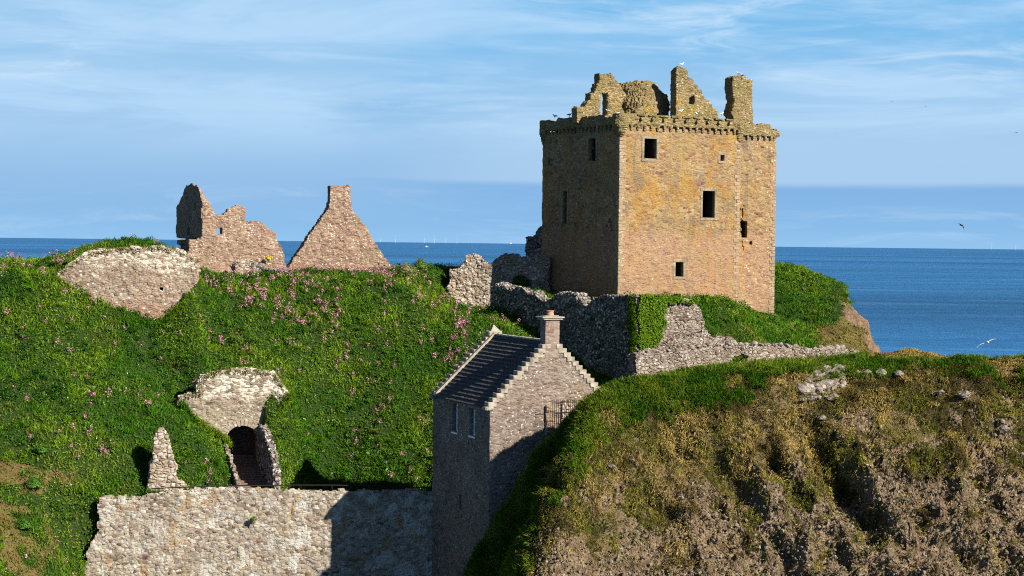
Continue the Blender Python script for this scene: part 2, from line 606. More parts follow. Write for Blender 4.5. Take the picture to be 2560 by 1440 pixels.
M_house = masonry('cottage_stone', [(0.20, 0.15, 0.125), (0.31, 0.25, 0.21), (0.36, 0.30, 0.25), (0.26, 0.19, 0.16), (0.40, 0.35, 0.30)],
                  (0.40, 0.34, 0.28), (0.36, 0.15),
                  stains=[((0.40, 0.28, 0.12), 0.5, 0.60, 0.70, 0.5, 0.8), ((0.50, 0.49, 0.45), 0.8, 0.58, 0.70, 0.55, 1.0)],
                  spots=((0.66, 0.64, 0.58), 0.20, 0.75, 0.15), disp=0.035, seed=5)
M_gate = masonry('defence_wall_stone', [(0.22, 0.165, 0.13), (0.36, 0.30, 0.235), (0.45, 0.41, 0.33), (0.28, 0.215, 0.175), (0.52, 0.49, 0.43), (0.35, 0.31, 0.24)],
                 (0.36, 0.30, 0.23), (0.34, 0.20),
                 stains=[((0.19, 0.15, 0.10), 0.22, 0.50, 0.66, 0.65, 0.7), ((0.42, 0.25, 0.08), 0.5, 0.56, 0.66, 0.7, 0.8), ((0.62, 0.62, 0.57), 0.9, 0.53, 0.62, 0.75, 1.0), ((0.62, 0.62, 0.57), 0.35, 0.56, 0.64, 0.5, 1.0)],
                 spots=((0.74, 0.73, 0.68), 0.30, 0.85, 0.30), disp=0.032, seed=9, kk=1.15)
M_ruin = masonry('ruin_stone', [(0.28, 0.18, 0.13), (0.44, 0.30, 0.22), (0.50, 0.37, 0.28), (0.38, 0.24, 0.18), (0.54, 0.44, 0.32)],
                 (0.33, 0.25, 0.18), (0.34, 0.14),
                 stains=[((0.42, 0.21, 0.09), 0.45, 0.60, 0.70, 0.5, 0.9), ((0.26, 0.21, 0.13), 0.5, 0.52, 0.66, 0.5, 0.6)],
                 spots=((0.66, 0.62, 0.54), 0.28, 0.75, 0.18), disp=0.04, seed=13)
M_pale = masonry('pale_rubble', [(0.34, 0.27, 0.21), (0.52, 0.46, 0.38), (0.62, 0.58, 0.50), (0.42, 0.33, 0.26), (0.66, 0.62, 0.55)],
                 (0.34, 0.26, 0.19), (0.40, 0.27),
                 stains=[((0.34, 0.24, 0.14), 0.6, 0.54, 0.66, 0.6, 1.0)],
                 spots=((0.78, 0.75, 0.68), 0.25, 0.8, 0.3), disp=0.09, mort_w=0.12, seed=17)
M_retain = masonry('retaining_stone', [(0.33, 0.24, 0.17), (0.46, 0.37, 0.28), (0.50, 0.42, 0.32), (0.38, 0.26, 0.19), (0.56, 0.50, 0.41)],
                   (0.38, 0.30, 0.22), (0.36, 0.15),
                   stains=[((0.42, 0.28, 0.20), 0.35, 0.52, 0.66, 0.6, 1.0)],
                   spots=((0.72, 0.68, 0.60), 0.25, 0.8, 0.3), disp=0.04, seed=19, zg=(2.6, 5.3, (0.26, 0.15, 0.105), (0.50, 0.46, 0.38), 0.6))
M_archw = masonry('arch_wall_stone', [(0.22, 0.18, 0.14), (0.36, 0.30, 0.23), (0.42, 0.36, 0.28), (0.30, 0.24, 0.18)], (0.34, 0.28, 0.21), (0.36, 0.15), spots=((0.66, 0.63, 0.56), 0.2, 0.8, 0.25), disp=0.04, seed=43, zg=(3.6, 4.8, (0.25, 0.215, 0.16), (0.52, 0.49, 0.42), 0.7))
M_low = masonry('low_wall_stone', [(0.24, 0.18, 0.15), (0.38, 0.32, 0.27), (0.46, 0.42, 0.36), (0.30, 0.24, 0.20), (0.42, 0.36, 0.30)], (0.22, 0.17, 0.13), (0.34, 0.20), spots=((0.62, 0.60, 0.55), 0.25, 0.75, 0.25), disp=0.09, mort_w=0.12, seed=41)
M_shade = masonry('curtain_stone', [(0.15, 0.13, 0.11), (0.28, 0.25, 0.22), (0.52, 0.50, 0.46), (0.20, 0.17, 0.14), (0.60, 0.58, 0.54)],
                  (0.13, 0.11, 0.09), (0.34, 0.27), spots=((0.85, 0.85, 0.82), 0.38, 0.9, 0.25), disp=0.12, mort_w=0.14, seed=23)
M_ash = masonry('dressed_stone', [(0.36, 0.31, 0.25), (0.44, 0.38, 0.31), (0.50, 0.44, 0.36)], (0.30, 0.25, 0.19), (0.9, 0.40),
                stains=[((0.30, 0.25, 0.12), 0.8, 0.52, 0.66, 0.5, 1.0)], spots=((0.74, 0.72, 0.66), 0.3, 0.8, 0.2), disp=0.015, mort_w=0.03, seed=29)
M_quoin = masonry('quoin_stone', [(0.36, 0.27, 0.17), (0.44, 0.34, 0.22), (0.40, 0.29, 0.19)], (0.30, 0.22, 0.14), (0.8, 0.35), spots=((0.6, 0.57, 0.48), 0.25, 0.6, 0.2), disp=0.02, mort_w=0.03, seed=31)
M_surr2 = masonry('window_dressing_stone', [(0.30, 0.25, 0.17), (0.38, 0.31, 0.21), (0.42, 0.34, 0.23)], (0.30, 0.24, 0.16), (0.5, 0.32), spots=((0.6, 0.57, 0.48), 0.2, 0.6, 0.2), disp=0.02, mort_w=0.03, seed=37)
M_chim = masonry('chimney_stone', [(0.33, 0.22, 0.18), (0.42, 0.31, 0.26), (0.46, 0.38, 0.31), (0.38, 0.27, 0.22)], (0.30, 0.25, 0.19), (0.7, 0.34), spots=((0.70, 0.67, 0.60), 0.2, 0.7, 0.15), disp=0.015, mort_w=0.03, seed=39)
M_cope = plain('coping_stone', (0.27, 0.245, 0.20), 0.9, 0.35, 4.0, 0.03)
M_step = plain('crow_step_stone', (0.26, 0.235, 0.19), 0.9, 0.75, 2.2, 0.04)
M_surr = plain('window_dressing', (0.27, 0.23, 0.16), 0.9, 0.3, 5.0, 0.02)
M_slate = plain('slate', (0.055, 0.060, 0.064), 0.75, 0.35, 6.0, 0.01, spec=0.3)
M_lead = plain('ridge_stone', (0.30, 0.28, 0.23), 0.9, 0.3, 5.0, 0.02)
M_iron = plain('iron', (0.008, 0.008, 0.009), 0.8, 0.2, 8.0)
M_white = plain('white_paint', (0.80, 0.80, 0.79), 0.5, 0.05)
M_pot = plain('terracotta', (0.42, 0.22, 0.14), 0.85, 0.2, 8.0)
M_dark = plain('old_glass', (0.012, 0.013, 0.015), 0.2, 0.2)
M_stair = plain('stair_stone', (0.15, 0.10, 0.08), 0.9, 0.3, 3.0, 0.03)
M_leaf = leafmat('foliage')
M_petal = leafmat('petals', 0.6, 0.3)
M_lintern = plain('tunnel_stone', (0.10, 0.08, 0.065), 0.95, 0.3, 4.0, 0.05)


def rock_mat(name, cols, disp=0.06, sc=1.0, lich=(0.42, 0.40, 0.34), lk=0.6):
    m, b = new_mat(name)
    co = b.node('ShaderNodeTexCoord').outputs['Object']
    n1 = b.noise(co, 0.5 * sc, 5, 0.65)
    base = b.ramp(n1, [(0.30, cols[0]), (0.45, cols[1]), (0.60, cols[2]), (0.75, cols[3])])
    v = b.node('ShaderNodeTexVoronoi', {'Vector': b.vadd(b.scale(co, (4 * sc,) * 3), b.noise(co, 3.0, 2, col=True), 0.8), 'Scale': 1.0}, feature='F1')
    vr = b.node('ShaderNodeSeparateColor', {'Color': v.outputs['Color']}).outputs[0]
    base = b.mix(1.0, base, b.ramp(vr, [(0.0, 0.55), (1.0, 1.5)]), 'MULTIPLY')
    base = b.mix(1.0, base, b.ramp(b.noise(co, 14.0, 4, 0.7), [(0.3, 0.6), (0.7, 1.35)]), 'MULTIPLY')
    l = b.smooth(b.noise(co, 2.6 * sc, 6, 0.75), 0.54, 0.62)
    base = b.mix(b.math('MULTIPLY', l, lk), base, lich)
    bs = b.node('ShaderNodeBsdfPrincipled', {'Base Color': base, 'Roughness': 0.95, 'Specular IOR Level': 0.1})
    out = b.node('ShaderNodeOutputMaterial')
    b.l.new(bs.outputs[0], out.inputs[0])
    h = b.math('ADD', b.noise(co, 2.2 * sc, 6, 0.7), b.math('MULTIPLY', v.outputs['Distance'], -0.6))
    h = b.math('ADD', h, b.math('MULTIPLY', b.noise(co, 9.0, 4, 0.7), 0.5))
    d = b.node('ShaderNodeDisplacement', {'Height': h, 'Midlevel': 0.5, 'Scale': disp})
    b.l.new(d.outputs[0], out.inputs['Displacement'])
    m.displacement_method = 'BOTH'
    return m


def ground_mat(name, soil, tan, rock, disp):
    """Col.r = bare rock, Col.g = dry earth, rest = dark soil under the plants"""
    m, b = new_mat(name)
    co = b.node('ShaderNodeTexCoord').outputs['Object']
    at = b.node('ShaderNodeSeparateColor', {'Color': b.node('ShaderNodeAttribute', attribute_name='Col').outputs['Color']})
    n1 = b.noise(co, 0.8, 5, 0.65)
    fine = b.noise(co, 7.0, 5, 0.75)
    v = b.node('ShaderNodeTexVoronoi', {'Vector': b.vadd(b.scale(co, (1.9,) * 3), b.noise(co, 1.6, 3, col=True), 1.6), 'Scale': 1.0}, feature='F1')
    v2 = b.node('ShaderNodeTexVoronoi', {'Vector': b.vadd(b.scale(co, (5.5,) * 3), b.noise(co, 3.0, 3, col=True), 1.2), 'Scale': 1.0}, feature='F1')
    vr = b.node('ShaderNodeSeparateColor', {'Color': v2.outputs['Color']}).outputs[0]
    base = b.mix(b.smooth(fine, 0.35, 0.65), soil, tuple(q * 2.2 for q in soil))
    tn = b.mix(b.smooth(fine, 0.3, 0.7), tuple(q * 0.6 for q in tan), tuple(q * 1.3 for q in tan))
    wob = b.math('MULTIPLY', b.math('SUBTRACT', fine, 0.5), 1.2)
    base = b.mix(b.smooth(b.math('ADD', at.outputs[1], wob), 0.35, 0.65), base, tn)
    rk = b.ramp(n1, [(0.30, rock[0]), (0.48, rock[1]), (0.66, rock[2])])
    rk = b.mix(1.0, rk, b.ramp(vr, [(0.0, 0.65), (1.0, 1.4)]), 'MULTIPLY')
    rk = b.mix(b.math('MULTIPLY', b.smooth(b.noise(co, 2.2, 6, 0.78), 0.50, 0.62), 0.6), rk, rock[3])
    rk = b.mix(1.0, rk, b.ramp(b.noise(co, 12.0, 4, 0.7), [(0.3, 0.6), (0.7, 1.35)]), 'MULTIPLY')
    base = b.mix(b.smooth(b.math('ADD', at.outputs[0], b.math('MULTIPLY', wob, 0.8)), 0.38, 0.60), base, rk)
    bs = b.node('ShaderNodeBsdfPrincipled', {'Base Color': base, 'Roughness': 0.95, 'Specular IOR Level': 0.08})
    out = b.node('ShaderNodeOutputMaterial')
    b.l.new(bs.outputs[0], out.inputs[0])
    h = b.math('ADD', b.math('MULTIPLY', v.outputs['Distance'], -1.0), b.math('MULTIPLY', v2.outputs['Distance'], -0.5))
    h = b.math('ADD', h, b.math('MULTIPLY', b.noise(co, 1.6, 6, 0.72), 1.2))
    h = b.math('MULTIPLY', h, b.math('ADD', 0.3, b.math('MULTIPLY', at.outputs[0], 0.7)))
    d = b.node('ShaderNodeDisplacement', {'Height': h, 'Midlevel': 0.3, 'Scale': disp})
    b.l.new(d.outputs[0], out.inputs['Displacement'])
    m.displacement_method = 'BOTH'
    return m


ROCKC = [(0.075, 0.052, 0.030), (0.150, 0.108, 0.068), (0.200, 0.145, 0.098), (0.230, 0.210, 0.150)]
M_soil = ground_mat('hill_soil', (0.010, 0.020, 0.004), (0.095, 0.070, 0.028), [(0.08, 0.05, 0.03), (0.13, 0.085, 0.055), (0.18, 0.115, 0.08), (0.17, 0.15, 0.10)], 0.12)
M_cliff = ground_mat('cliff_rock', (0.022, 0.018, 0.007), (0.12, 0.09, 0.045), ROCKC, 0.42)
M_bould = rock_mat('boulder_rock', [(0.12, 0.10, 0.08), (0.18, 0.155, 0.13), (0.25, 0.22, 0.19), (0.20, 0.18, 0.15)], 0.10, lich=(0.28, 0.27, 0.235), lk=0.4)
M_peb = leafmat('pebble', 0.9, 0.0)


def to_px(p):
    d = p @ CMn
    return 1280 + d[:, 0] / -d[:, 2] * FPX, 720 - d[:, 1] / -d[:, 2] * FPX


def tan_zone(p):
    """lower left corner of the hill, dry and bare in patches"""
    return sstep(-p[:, 0], 28, 33) * sstep(-p[:, 2], 13.0, 17.0) * sstep(fbm(p[:, 0], p[:, 1], p[:, 2], 1.8, 4, 140, 0.65), -0.2, 0.3)


def green_zone(c):
    """fresh grass: crest and a tongue down the left ridge"""
    px, py = to_px(c)
    crest = np.interp(px, [1380, 1500, 1600, 1800, 2000, 2100, 2560], [1060, 1000, 950, 920, 905, 890, 885])
    thick = np.interp(px, [1380, 1500, 1700, 1900, 1980, 2020, 2200, 2560], [30, 75, 62, 48, 30, 10, 14, 24])
    wob = fbm(c[:, 0], c[:, 1], c[:, 2], 2.0, 5, 201, 0.65) * 150
    g1 = 1 - sstep(py - crest - wob, thick, thick + 40)
    g2 = np.exp(-((px - np.interp(py, [1000, 1200, 1440], [1470, 1430, 1390])) / 60.0) ** 2) * sstep(1220 - py - wob * 1.5, 0, 120) * 0.75
    g3 = sstep(-(px - np.interp(py, [1000, 1440], [1420, 1350])), 0, 40) * 0.6
    return np.clip(np.maximum(np.maximum(g1, g2), g3), 0, 1) * (1 - (c[:, 1] > 132.5) * (px > 2170) * (px < 2410))


def rock_zone(c):
    px, py = to_px(c)
    f = fbm(c[:, 0], c[:, 1], c[:, 2], 1.5, 5, 221, 0.7) * 0.9
    base = sstep((px - 1400) * 0.00058 + (py - 1050) * 0.0026 + f * 1.6, 0.58, 1.0)
    return base * (1 - green_zone(c))


def head_rock(c):
    """bare red rock on the seaward edge of the headland"""
    return sstep(c[:, 0] + fbm(c[:, 0], c[:, 1], c[:, 2], 2.0, 3, 333) * 2.5, 31.0, 33.2) * sstep(c[:, 1], 160, 168) * sstep(-c[:, 2], 3.4, 5.5)


def head_tan(c):
    return sstep(c[:, 0] - 0.9 * c[:, 2] + fbm(c[:, 0], c[:, 1], c[:, 2], 2.4, 3, 343) * 3.5, 35.0, 38.0) * sstep(c[:, 1], 160, 168)


def hill_cover(V):
    o = np.zeros((len(V), 3))
    o[:, 0] = head_rock(V)
    o[:, 1] = np.maximum(tan_zone(V), head_tan(V) * 0.8)
    return o


def cliff_cover(V):
    o = np.zeros((len(V), 3))
    o[:, 0] = rock_zone(V)
    o[:, 1] = (1 - green_zone(V)) * sstep(fbm(V[:, 0], V[:, 1], V[:, 2], 1.6, 3, 351), -0.1, 0.3) * 0.8
    return o


# ------------------------------------------------------------------ terrain
def rbf(pts, smooth=0.4):
    pts = np.array(pts, float)
    X = pts[:, :2]
    c2 = 0.6
    D = np.sqrt(((X[:, None] - X[None]) ** 2).sum(-1) + c2)
    n = len(X)
    A = np.zeros((n + 3, n + 3))
    A[:n, :n] = D - np.eye(n) * smooth * 0.05
    A[:n, n] = 1; A[:n, n + 1:] = X; A[n, :n] = 1; A[n + 1:, :n] = X.T
    rhs = np.concatenate([pts[:, 2], np.zeros(3)])
    s_ = np.linalg.lstsq(A, rhs, rcond=None)[0]

    def f(x, y):
        sh = np.shape(x)
        q = np.stack([np.ravel(x), np.ravel(y)], 1)
        out = np.empty(len(q))
        for i in range(0, len(q), 20000):
            qq = q[i:i + 20000]
            d = np.sqrt(((qq[:, None] - X[None]) ** 2).sum(-1) + c2)
            out[i:i + 20000] = d @ s_[:n] + s_[n] + qq @ s_[n + 1:]
        return out.reshape(sh)
    return f


def pts_px(L):
    return [tuple(P(*q)[[0, 1, 2]]) for q in L]


# frames used by several builders
F_gate = Frame(*P(245, 1300, 132.0)[:2], 5.8, -24)
F_arch = Frame(*P(606, 1065, 145.0)[:2], 16.0, -17)
F_keep = Frame(9.15, 165.0, 30.0, -8.0)
F_house = Frame(-1.36, 125.0, 23.6, -24.0)
F_ret = Frame(*P(145, 680, 148.6)[:2], 8.0, -8.0)
F_cur = Frame(9.86, 152.0, 125.8, -11.0)

hill_pts = pts_px([
    # left slope
    (0, 1440, 122), (150, 1440, 126.5), (168, 1440, 130.4), (232, 1345, 131.4), (212, 1400, 131.0), (-250, 1440, 113), (-250, 1000, 132), (-250, 660, 150),
    (0, 1200, 130), (0, 1000, 136), (0, 830, 143), (0, 664, 150), (120, 1300, 129), (150, 1200, 132), (230, 1255, 132.3), (150, 1000, 138), (150, 830, 144), (100, 668, 151),
    (300, 1120, 136), (300, 1000, 140.5), (300, 900, 145),
    # path behind the defence wall
    (300, 1252, 133.5), (400, 1240, 134.2), (500, 1232, 136.0), (700, 1230, 142.6), (800, 1228, 146.6), (900, 1228, 146.4), (1000, 1228, 145.4), (1060, 1228, 145.0),
    (500, 1100, 139.2), (450, 1020, 142), (500, 900, 147), (450, 850, 148.4),
    # round the arch wall
    (430, 1000, 144.4), (480, 1035, 144.6), (520, 1062, 144.5), (570, 1088, 144.2), (655, 1070, 144.6), (700, 1010, 145.6), (715, 970, 146.4),
    (480, 985, 146.4), (520, 935, 147.2), (600, 922, 147.4), (690, 938, 147.4),
    (560, 1150, 141.2), (700, 1150, 144.2), (720, 1080, 145.9),
    (800, 1160, 147.9), (800, 1080, 149.3), (800, 1000, 150.7), (800, 900, 152.6), (800, 800, 155.4), (800, 706, 159.5), (800, 692, 161.5),
    (900, 1160, 147.7), (1000, 1160, 146.9), (1000, 1080, 148.8), (1000, 1000, 151), (1000, 900, 153.4), (1000, 800, 156.4), (1000, 706, 160.6), (1000, 698, 162.5),
    (600, 900, 148.5), (600, 800, 152.5), (600, 710, 157.5), (600, 690, 160), (500, 800, 151), (520, 700, 156.5),
    (1070, 1150, 146.8), (1070, 1050, 149.5), (1070, 980, 151.2), (1100, 900, 153.6), (1150, 820, 156), (1180, 800, 161), (1235, 800, 160), (1280, 830, 158),
    (1120, 785, 164), (1200, 786, 167), (1160, 792, 163.5), (1112, 775, 169), (1124, 768, 172.0), (1160, 768, 172.2), (1200, 768, 172.4), (1240, 768, 172.6), (1124, 700, 176), (1200, 700, 176.5), (1075, 712, 165), (1090, 700, 168), (1090, 668, 176), (1000, 694, 174),
    # retaining wall: foot line, then the ground held behind it
    (140, 690, 147.8), (200, 742, 147.9), (250, 778, 148.2), (300, 800, 148.6), (385, 812, 149.2), (440, 758, 149.8), (480, 705, 150.6),
    (150, 660, 150.8), (200, 638, 151.3), (300, 620, 152.2), (420, 622, 153.4), (480, 645, 154.2), (500, 680, 155.5),
    (120, 662, 153), (180, 622, 155), (300, 600, 157.5), (400, 608, 158), (440, 630, 159),
    # between the walls below the keep
    (1235, 762, 167.2), (1300, 800, 163.6), (1350, 852, 161.2), (1450, 925, 156.5),  (1300, 1050, 143), (1200, 1050, 146),
    (1300, 720, 170), (1400, 742, 172), (1545, 748, 163.5), (1620, 748, 158), (1700, 752, 165), (1850, 768, 169), (1935, 790, 171.5),
    (1745, 752, 159.5), (1800, 738, 160.5), (1855, 762, 162.5), (1780, 835, 156), (1880, 858, 157), (1660, 885, 149.5), (1700, 868, 149), (1820, 862, 152),
    (1960, 870, 160),
    # headland right of the keep
    (1936, 672, 190), (2000, 664, 191), (2060, 690, 189), (2085, 712, 187), (2096, 742, 185), (2130, 775, 183), (2160, 802, 181), (2190, 868, 178),
    (1950, 790, 177), (2000, 800, 177), (2050, 850, 172), (2000, 872, 165), (2100, 872, 171), (2170, 882, 173), (2050, 740, 184), (1980, 720, 184),
]) + [
    (-27.6, 126.4, -25), (-25, 127.0, -26.5), (-26.5, 124.5, -28), (-24, 127.6, -25), (-20, 128.8, -26), (-15, 130.2, -26), (-10, 131.6, -26), (-6.5, 132.6, -26), (-22, 124, -27), (-14, 122, -30), (-5.5, 126, -27), (-2, 122, -28),
    (-14, 135.8, -19.2), (-10, 136.2, -19.2), (-6, 137, -19.2), (-14, 140, -19.3), (-9, 140.5, -19.3), (-5, 141, -19.2), (-11, 144, -19.4), (-6, 143.5, -19.2), (-14.5, 143.5, -19.4), (-16.5, 138, -19.0),
    (12, 133, -12), (20, 136, -11.5), (30, 141, -12), (7.2, 134, -14.5), (7, 138, -14), (5.5, 143, -13), (3, 147, -12.5), (2, 141, -14), (9, 139, -14), (9.3, 146, -14.5), (7, 147.5, -14), (8, 151, -13.5), (4.5, 152, -12), (13, 146, -10.5), (16, 143, -9.6), (24, 150, -9.6), (0, 131, -22), (-5, 120, -26), (5, 120, -24), 
    (36.5, 190, -12), (37.5, 184, -18), (38.5, 178, -24), (39, 170, -28), (36, 160, -22), (32, 152, -14), (37, 196, -20), (33, 199, -8), (42, 185, -50), (44, 170, -50), (42, 155, -40), (38, 205, -50),
    (25, 205, -14), (15, 200, -5), (0, 200, -4.5), (-20, 200, -5), (-45, 200, -6), (-20, 185, -4), (-35, 170, -4.5), (-30, 164, -3.6), (0, 185, -3.4), (-10, 168, -3.0), (15, 182, -4.5),
    (-45, 222, -50), (0, 222, -50), (30, 222, -55), (-60, 160, -4), (-60, 130, -18), (-60, 110, -32), (-30, 108, -34), (0, 108, -36), (45, 130, -40), (20, 112, -38), (45, 112, -45),
]
hill_pts = [(q[0], q[1], q[2] - (0.38 if q[2] > -22 else 0)) for q in hill_pts]
fh = rbf(hill_pts)


def arch_local(x, y):
    dx, dy = x - F_arch.o[0], y - F_arch.o[1]
    return dx * F_arch.u[0] + dy * F_arch.u[1], dx * F_arch.w[0] + dy * F_arch.w[1]


ST_TOP, ST_BOT = -17.2, -18.4


def stair_z(w): return np.interp(w, [-7.6, 0.0, 3.0], [ST_BOT, ST_TOP, ST_TOP + 0.9])


def grid_mesh(x0, x1, y0, y1, step):
    xs = np.arange(x0, x1 + 1e-6, step)
    ys = np.arange(y0, y1 + 1e-6, step)
    X, Y = np.meshgrid(xs, ys, indexing='ij')
    n, m = X.shape
    I = np.arange(n * m).reshape(n, m)
    F = np.stack([I[:-1, :-1], I[1:, :-1], I[1:, 1:], I[:-1, 1:]], -1).reshape(-1, 4)
    return X, Y, F


def grid_normals(X, Y, Z, step):
    gx, gy = np.gradient(Z, step)
    N = np.stack([-gx, -gy, np.ones_like(Z)], -1)
    return N / np.linalg.norm(N, axis=-1, keepdims=True)


X, Y, Fq = grid_mesh(-62, 46, 108, 222, 0.3)
Z = fh(X, Y)
Z = Z + fbm(X, Y, 0, 5.0, 4, 3) * 0.40 + fbm(X, Y, 0, 1.3, 3, 8) * 0.30
lu, lw = arch_local(X, Y)
tr = (np.abs(lu) < 1.45) & (lw > -8.6) & (lw < 0.9)
Z = np.where(tr, np.minimum(Z, stair_z(lw) - 0.5), Z)
# the ground drops away in front of the defence wall
gx, gy = X - F_gate.o[0], Y - F_gate.o[1]
gu, gv = gx * F_gate.u[0] + gy * F_gate.u[1], gx * F_gate.w[0] + gy * F_gate.w[1]
lim = -20.6 - 6.0 * sstep(gu, -2.4, 0.9)
Z = np.where((gv < 0.45) & (gv > -14) & (gu < 29), np.minimum(Z, lim + 30 * (1 - sstep(gu, -2.8, -2.0))), Z)
# rocky lumps on the seaward headland
N = grid_normals(X, Y, Z, 0.3)
hd = sstep(X, 27, 33) * sstep(Y, 165, 175)
amp = hd * fbm(X, Y, Z, 2.2, 4, 31) * 0.9
V = np.stack([X, Y, Z], -1) + N * amp[..., None]
# open the ground where the vaulted passage goes in
fc = Fq
cx = V.reshape(-1, 3)[fc].mean(1)
cx[:, 2] = V.reshape(-1, 3)[fc][:, :, 2].min(1)
cu, cw = arch_local(cx[:, 0], cx[:, 1])
keepf = ~((np.abs(cu) < 1.35) & (cw > 0.2) & (cw < 3.6) & (cx[:, 2] < -13.9)) & ~((np.abs(cu) < 1.6) & (cw >= 3.5) & (cw < 7.5) & (cx[:, 2] < -12.5))
fc = fc[keepf]
HV, HF = V.reshape(-1, 3), fc
hill = setp(obj('hill', HV, HF, M_soil, smooth=True, colors=hill_cover(HV)), kind='structure', label='steep grassy castle hill', cat='hill')

# foreground cliff
cl_pts = pts_px([
    (1492, 996, 119.6), (1540, 965, 120.6), (1600, 945, 121.8), (1700, 935, 122.6), (1800, 918, 123.2), (1900, 912, 123.6), (2000, 914, 123.8), (2130, 905, 124), (2200, 905, 124), (2300, 905, 124), (2400, 899, 124.2), (2560, 890, 124.5), (2800, 890, 124.5), (1800, 950, 128), (2000, 935, 129), (2200, 930, 130), (2300, 925, 130.5), (2450, 925, 130), (2560, 925, 131),
    (1600, 1000, 120.0), (1700, 1000, 120.4), (1800, 990, 120.8), (2000, 980, 121.2), (2200, 960, 121.6), (2400, 960, 121.8), (2560, 960, 122), (2800, 960, 122),
    (1510, 1150, 116.2), (1650, 1150, 118), (1800, 1150, 118.4), (2000, 1150, 118.8), (2200, 1150, 119), (2400, 1150, 119.3), (2560, 1150, 119.5), (2800, 1150, 119.5),
    (1470, 1300, 113.8), (1650, 1300, 116.2), (1800, 1300, 116.6), (2000, 1300, 117), (2200, 1300, 117.2), (2400, 1300, 117.6), (2560, 1300, 117.6), (2800, 1300, 118),
    (1385, 1440, 110.6), (1600, 1440, 114), (1800, 1440, 114.6), (2000, 1440, 115.2), (2200, 1440, 115.4), (2400, 1440, 116), (2560, 1440, 116), (2800, 1440, 116.5),
    (1350, 1750, 107.5), (1800, 1750, 111), (2200, 1750, 112), (2800, 1750, 113),
    # lit / shaded edge of the flank
    (1475, 1040, 117.6), (1440, 1130, 115.4), (1412, 1240, 113.4), (1395, 1330, 112.0),
    # shaded flank beside the cottage
    (1430, 1040, 121.6), (1385, 1075, 122.4), (1330, 1140, 122.8), (1270, 1240, 122.6), (1215, 1340, 122.0), (1165, 1440, 121.4), (1120, 1600, 120.2), (1070, 1750, 119.0),
    (1320, 1300, 118.8), (1250, 1440, 117.6), (1378, 1180, 119.2), (1150, 1700, 116.5),
    # behind the crest
    (1520, 1030, 126), (1480, 1060, 130), (1592, 958, 131), (1592, 960, 134), (1700, 950, 136), (1800, 935, 136), (1900, 918, 137), (2000, 912, 139), (2150, 900, 144), (2150, 905, 150),
    (2270, 872, 138.5), (2210, 886, 136), (2240, 876, 138), (2330, 880, 138), (2390, 893, 137), (2270, 890, 145),
]) + [(36, 132, -9.2), (45, 132, -9.3), (36, 142, -12), (45, 140, -12), (30, 155, -20), (45, 155, -40), (10, 150, -13), (20, 158, -16), (3, 140, -16), (3, 150, -16), (-2, 124.6, -22), (-6, 124, -25), (-8, 118, -34), (-8, 122, -32), (-5, 123, -28), (-4.3, 121.5, -27), (-4.6, 119.5, -29), (-3.6, 123.6, -25.5)]
cl_pts = [(q[0], q[1], q[2] - 0.30) for q in cl_pts]
fcf = rbf(cl_pts)
X, Y, Fq = grid_mesh(-9, 46, 106, 156, 0.14)
Z = fcf(X, Y)
Z = Z + fbm(X, Y, 0, 3.0, 3, 41) * 0.34 + fbm(X, Y, 0, 1.0, 3, 43) * 0.16
hx, hy = X - F_house.o[0], Y - F_house.o[1]
hu, hw = hx * F_house.u[0] + hy * F_house.u[1], hx * F_house.w[0] + hy * F_house.w[1]
Z = np.where(hu < 0.3, np.minimum(Z, -27 + 12 * (1 - sstep(hw, -3.6, -0.9))), Z)
N = grid_normals(X, Y, Z, 0.14)
steep = sstep(1 - N[..., 2], 0.10, 0.35)
S = np.stack([X, Y, Z], -1)
n1 = fbm(X, Y, Z, 2.6, 5, 51, 0.58) * 1.5
ridg = 1 - np.abs(fbm(X * 1.0, Y, Z * 0.7, 1.6, 4, 57)) * 2
rocky = sstep(X + fbm(X, Y, Z, 4, 2, 77) * 4, 5, 16) * sstep(-Z, 10.0, 14.0)
rid2 = 1 - np.abs(fbm(X + Z * 0.5, Y, Z * 0.45, 3.4, 4, 67)) * 2.2
off = n1 * (0.34 + 0.5 * rocky) + (ridg - 0.6) * 0.55 * rocky + (rid2 - 0.6) * (0.25 + 1.25 * rocky)
off = off * (0.35 + 0.65 * steep)
V = S + N * off[..., None]
CV, CF = V.reshape(-1, 3), Fq
cliff = setp(obj('cliff', CV, CF, M_cliff, smooth=True, colors=cliff_cover(CV)), kind='structure', label='brown grassy rock cliff in the foreground', cat='cliff')

# sea
m, b = new_mat('sea_water')
co = b.node('ShaderNodeTexCoord').outputs['Object']
n1 = b.noise(b.scale(co, (0.0016, 0.012, 1)), 1.0, 6, 0.62, 0.5)
n2 = b.noise(b.scale(co, (0.05, 0.12, 1)), 1.0, 5, 0.7)
n3 = b.noise(b.scale(co, (0.00015, 0.0009, 1)), 1.0, 4, 0.6)
c = b.ramp(n1, [(0.3, (0.014, 0.086, 0.225)), (0.55, (0.022, 0.120, 0.290)), (0.72, (0.060, 0.185, 0.370))])
c = b.mix(1.0, c, b.ramp(n2, [(0.3, 0.70), (0.7, 1.35)]), 'MULTIPLY')
c = b.mix(1.0, c, b.ramp(n3, [(0.35, 0.75), (0.65, 1.28)]), 'MULTIPLY')
hgt = b.math('ADD', b.math('MULTIPLY', b.noise(b.scale(co, (0.10, 0.25, 1)), 1.0, 6, 0.7), 3.0), b.noise(b.scale(co, (0.5, 1.1, 1)), 1.0, 4, 0.65))
bp = b.node('ShaderNodeBump', {'Height': hgt, 'Strength': 1.0, 'Distance': 0.5})
bs = b.node('ShaderNodeBsdfPrincipled', {'Base Color': c, 'Roughness': 0.42, 'Specular IOR Level': 0.07, 'Normal': bp.outputs[0]})
b.l.new(bs.outputs[0], b.node('ShaderNodeOutputMaterial').inputs[0])
SEA = -50.0
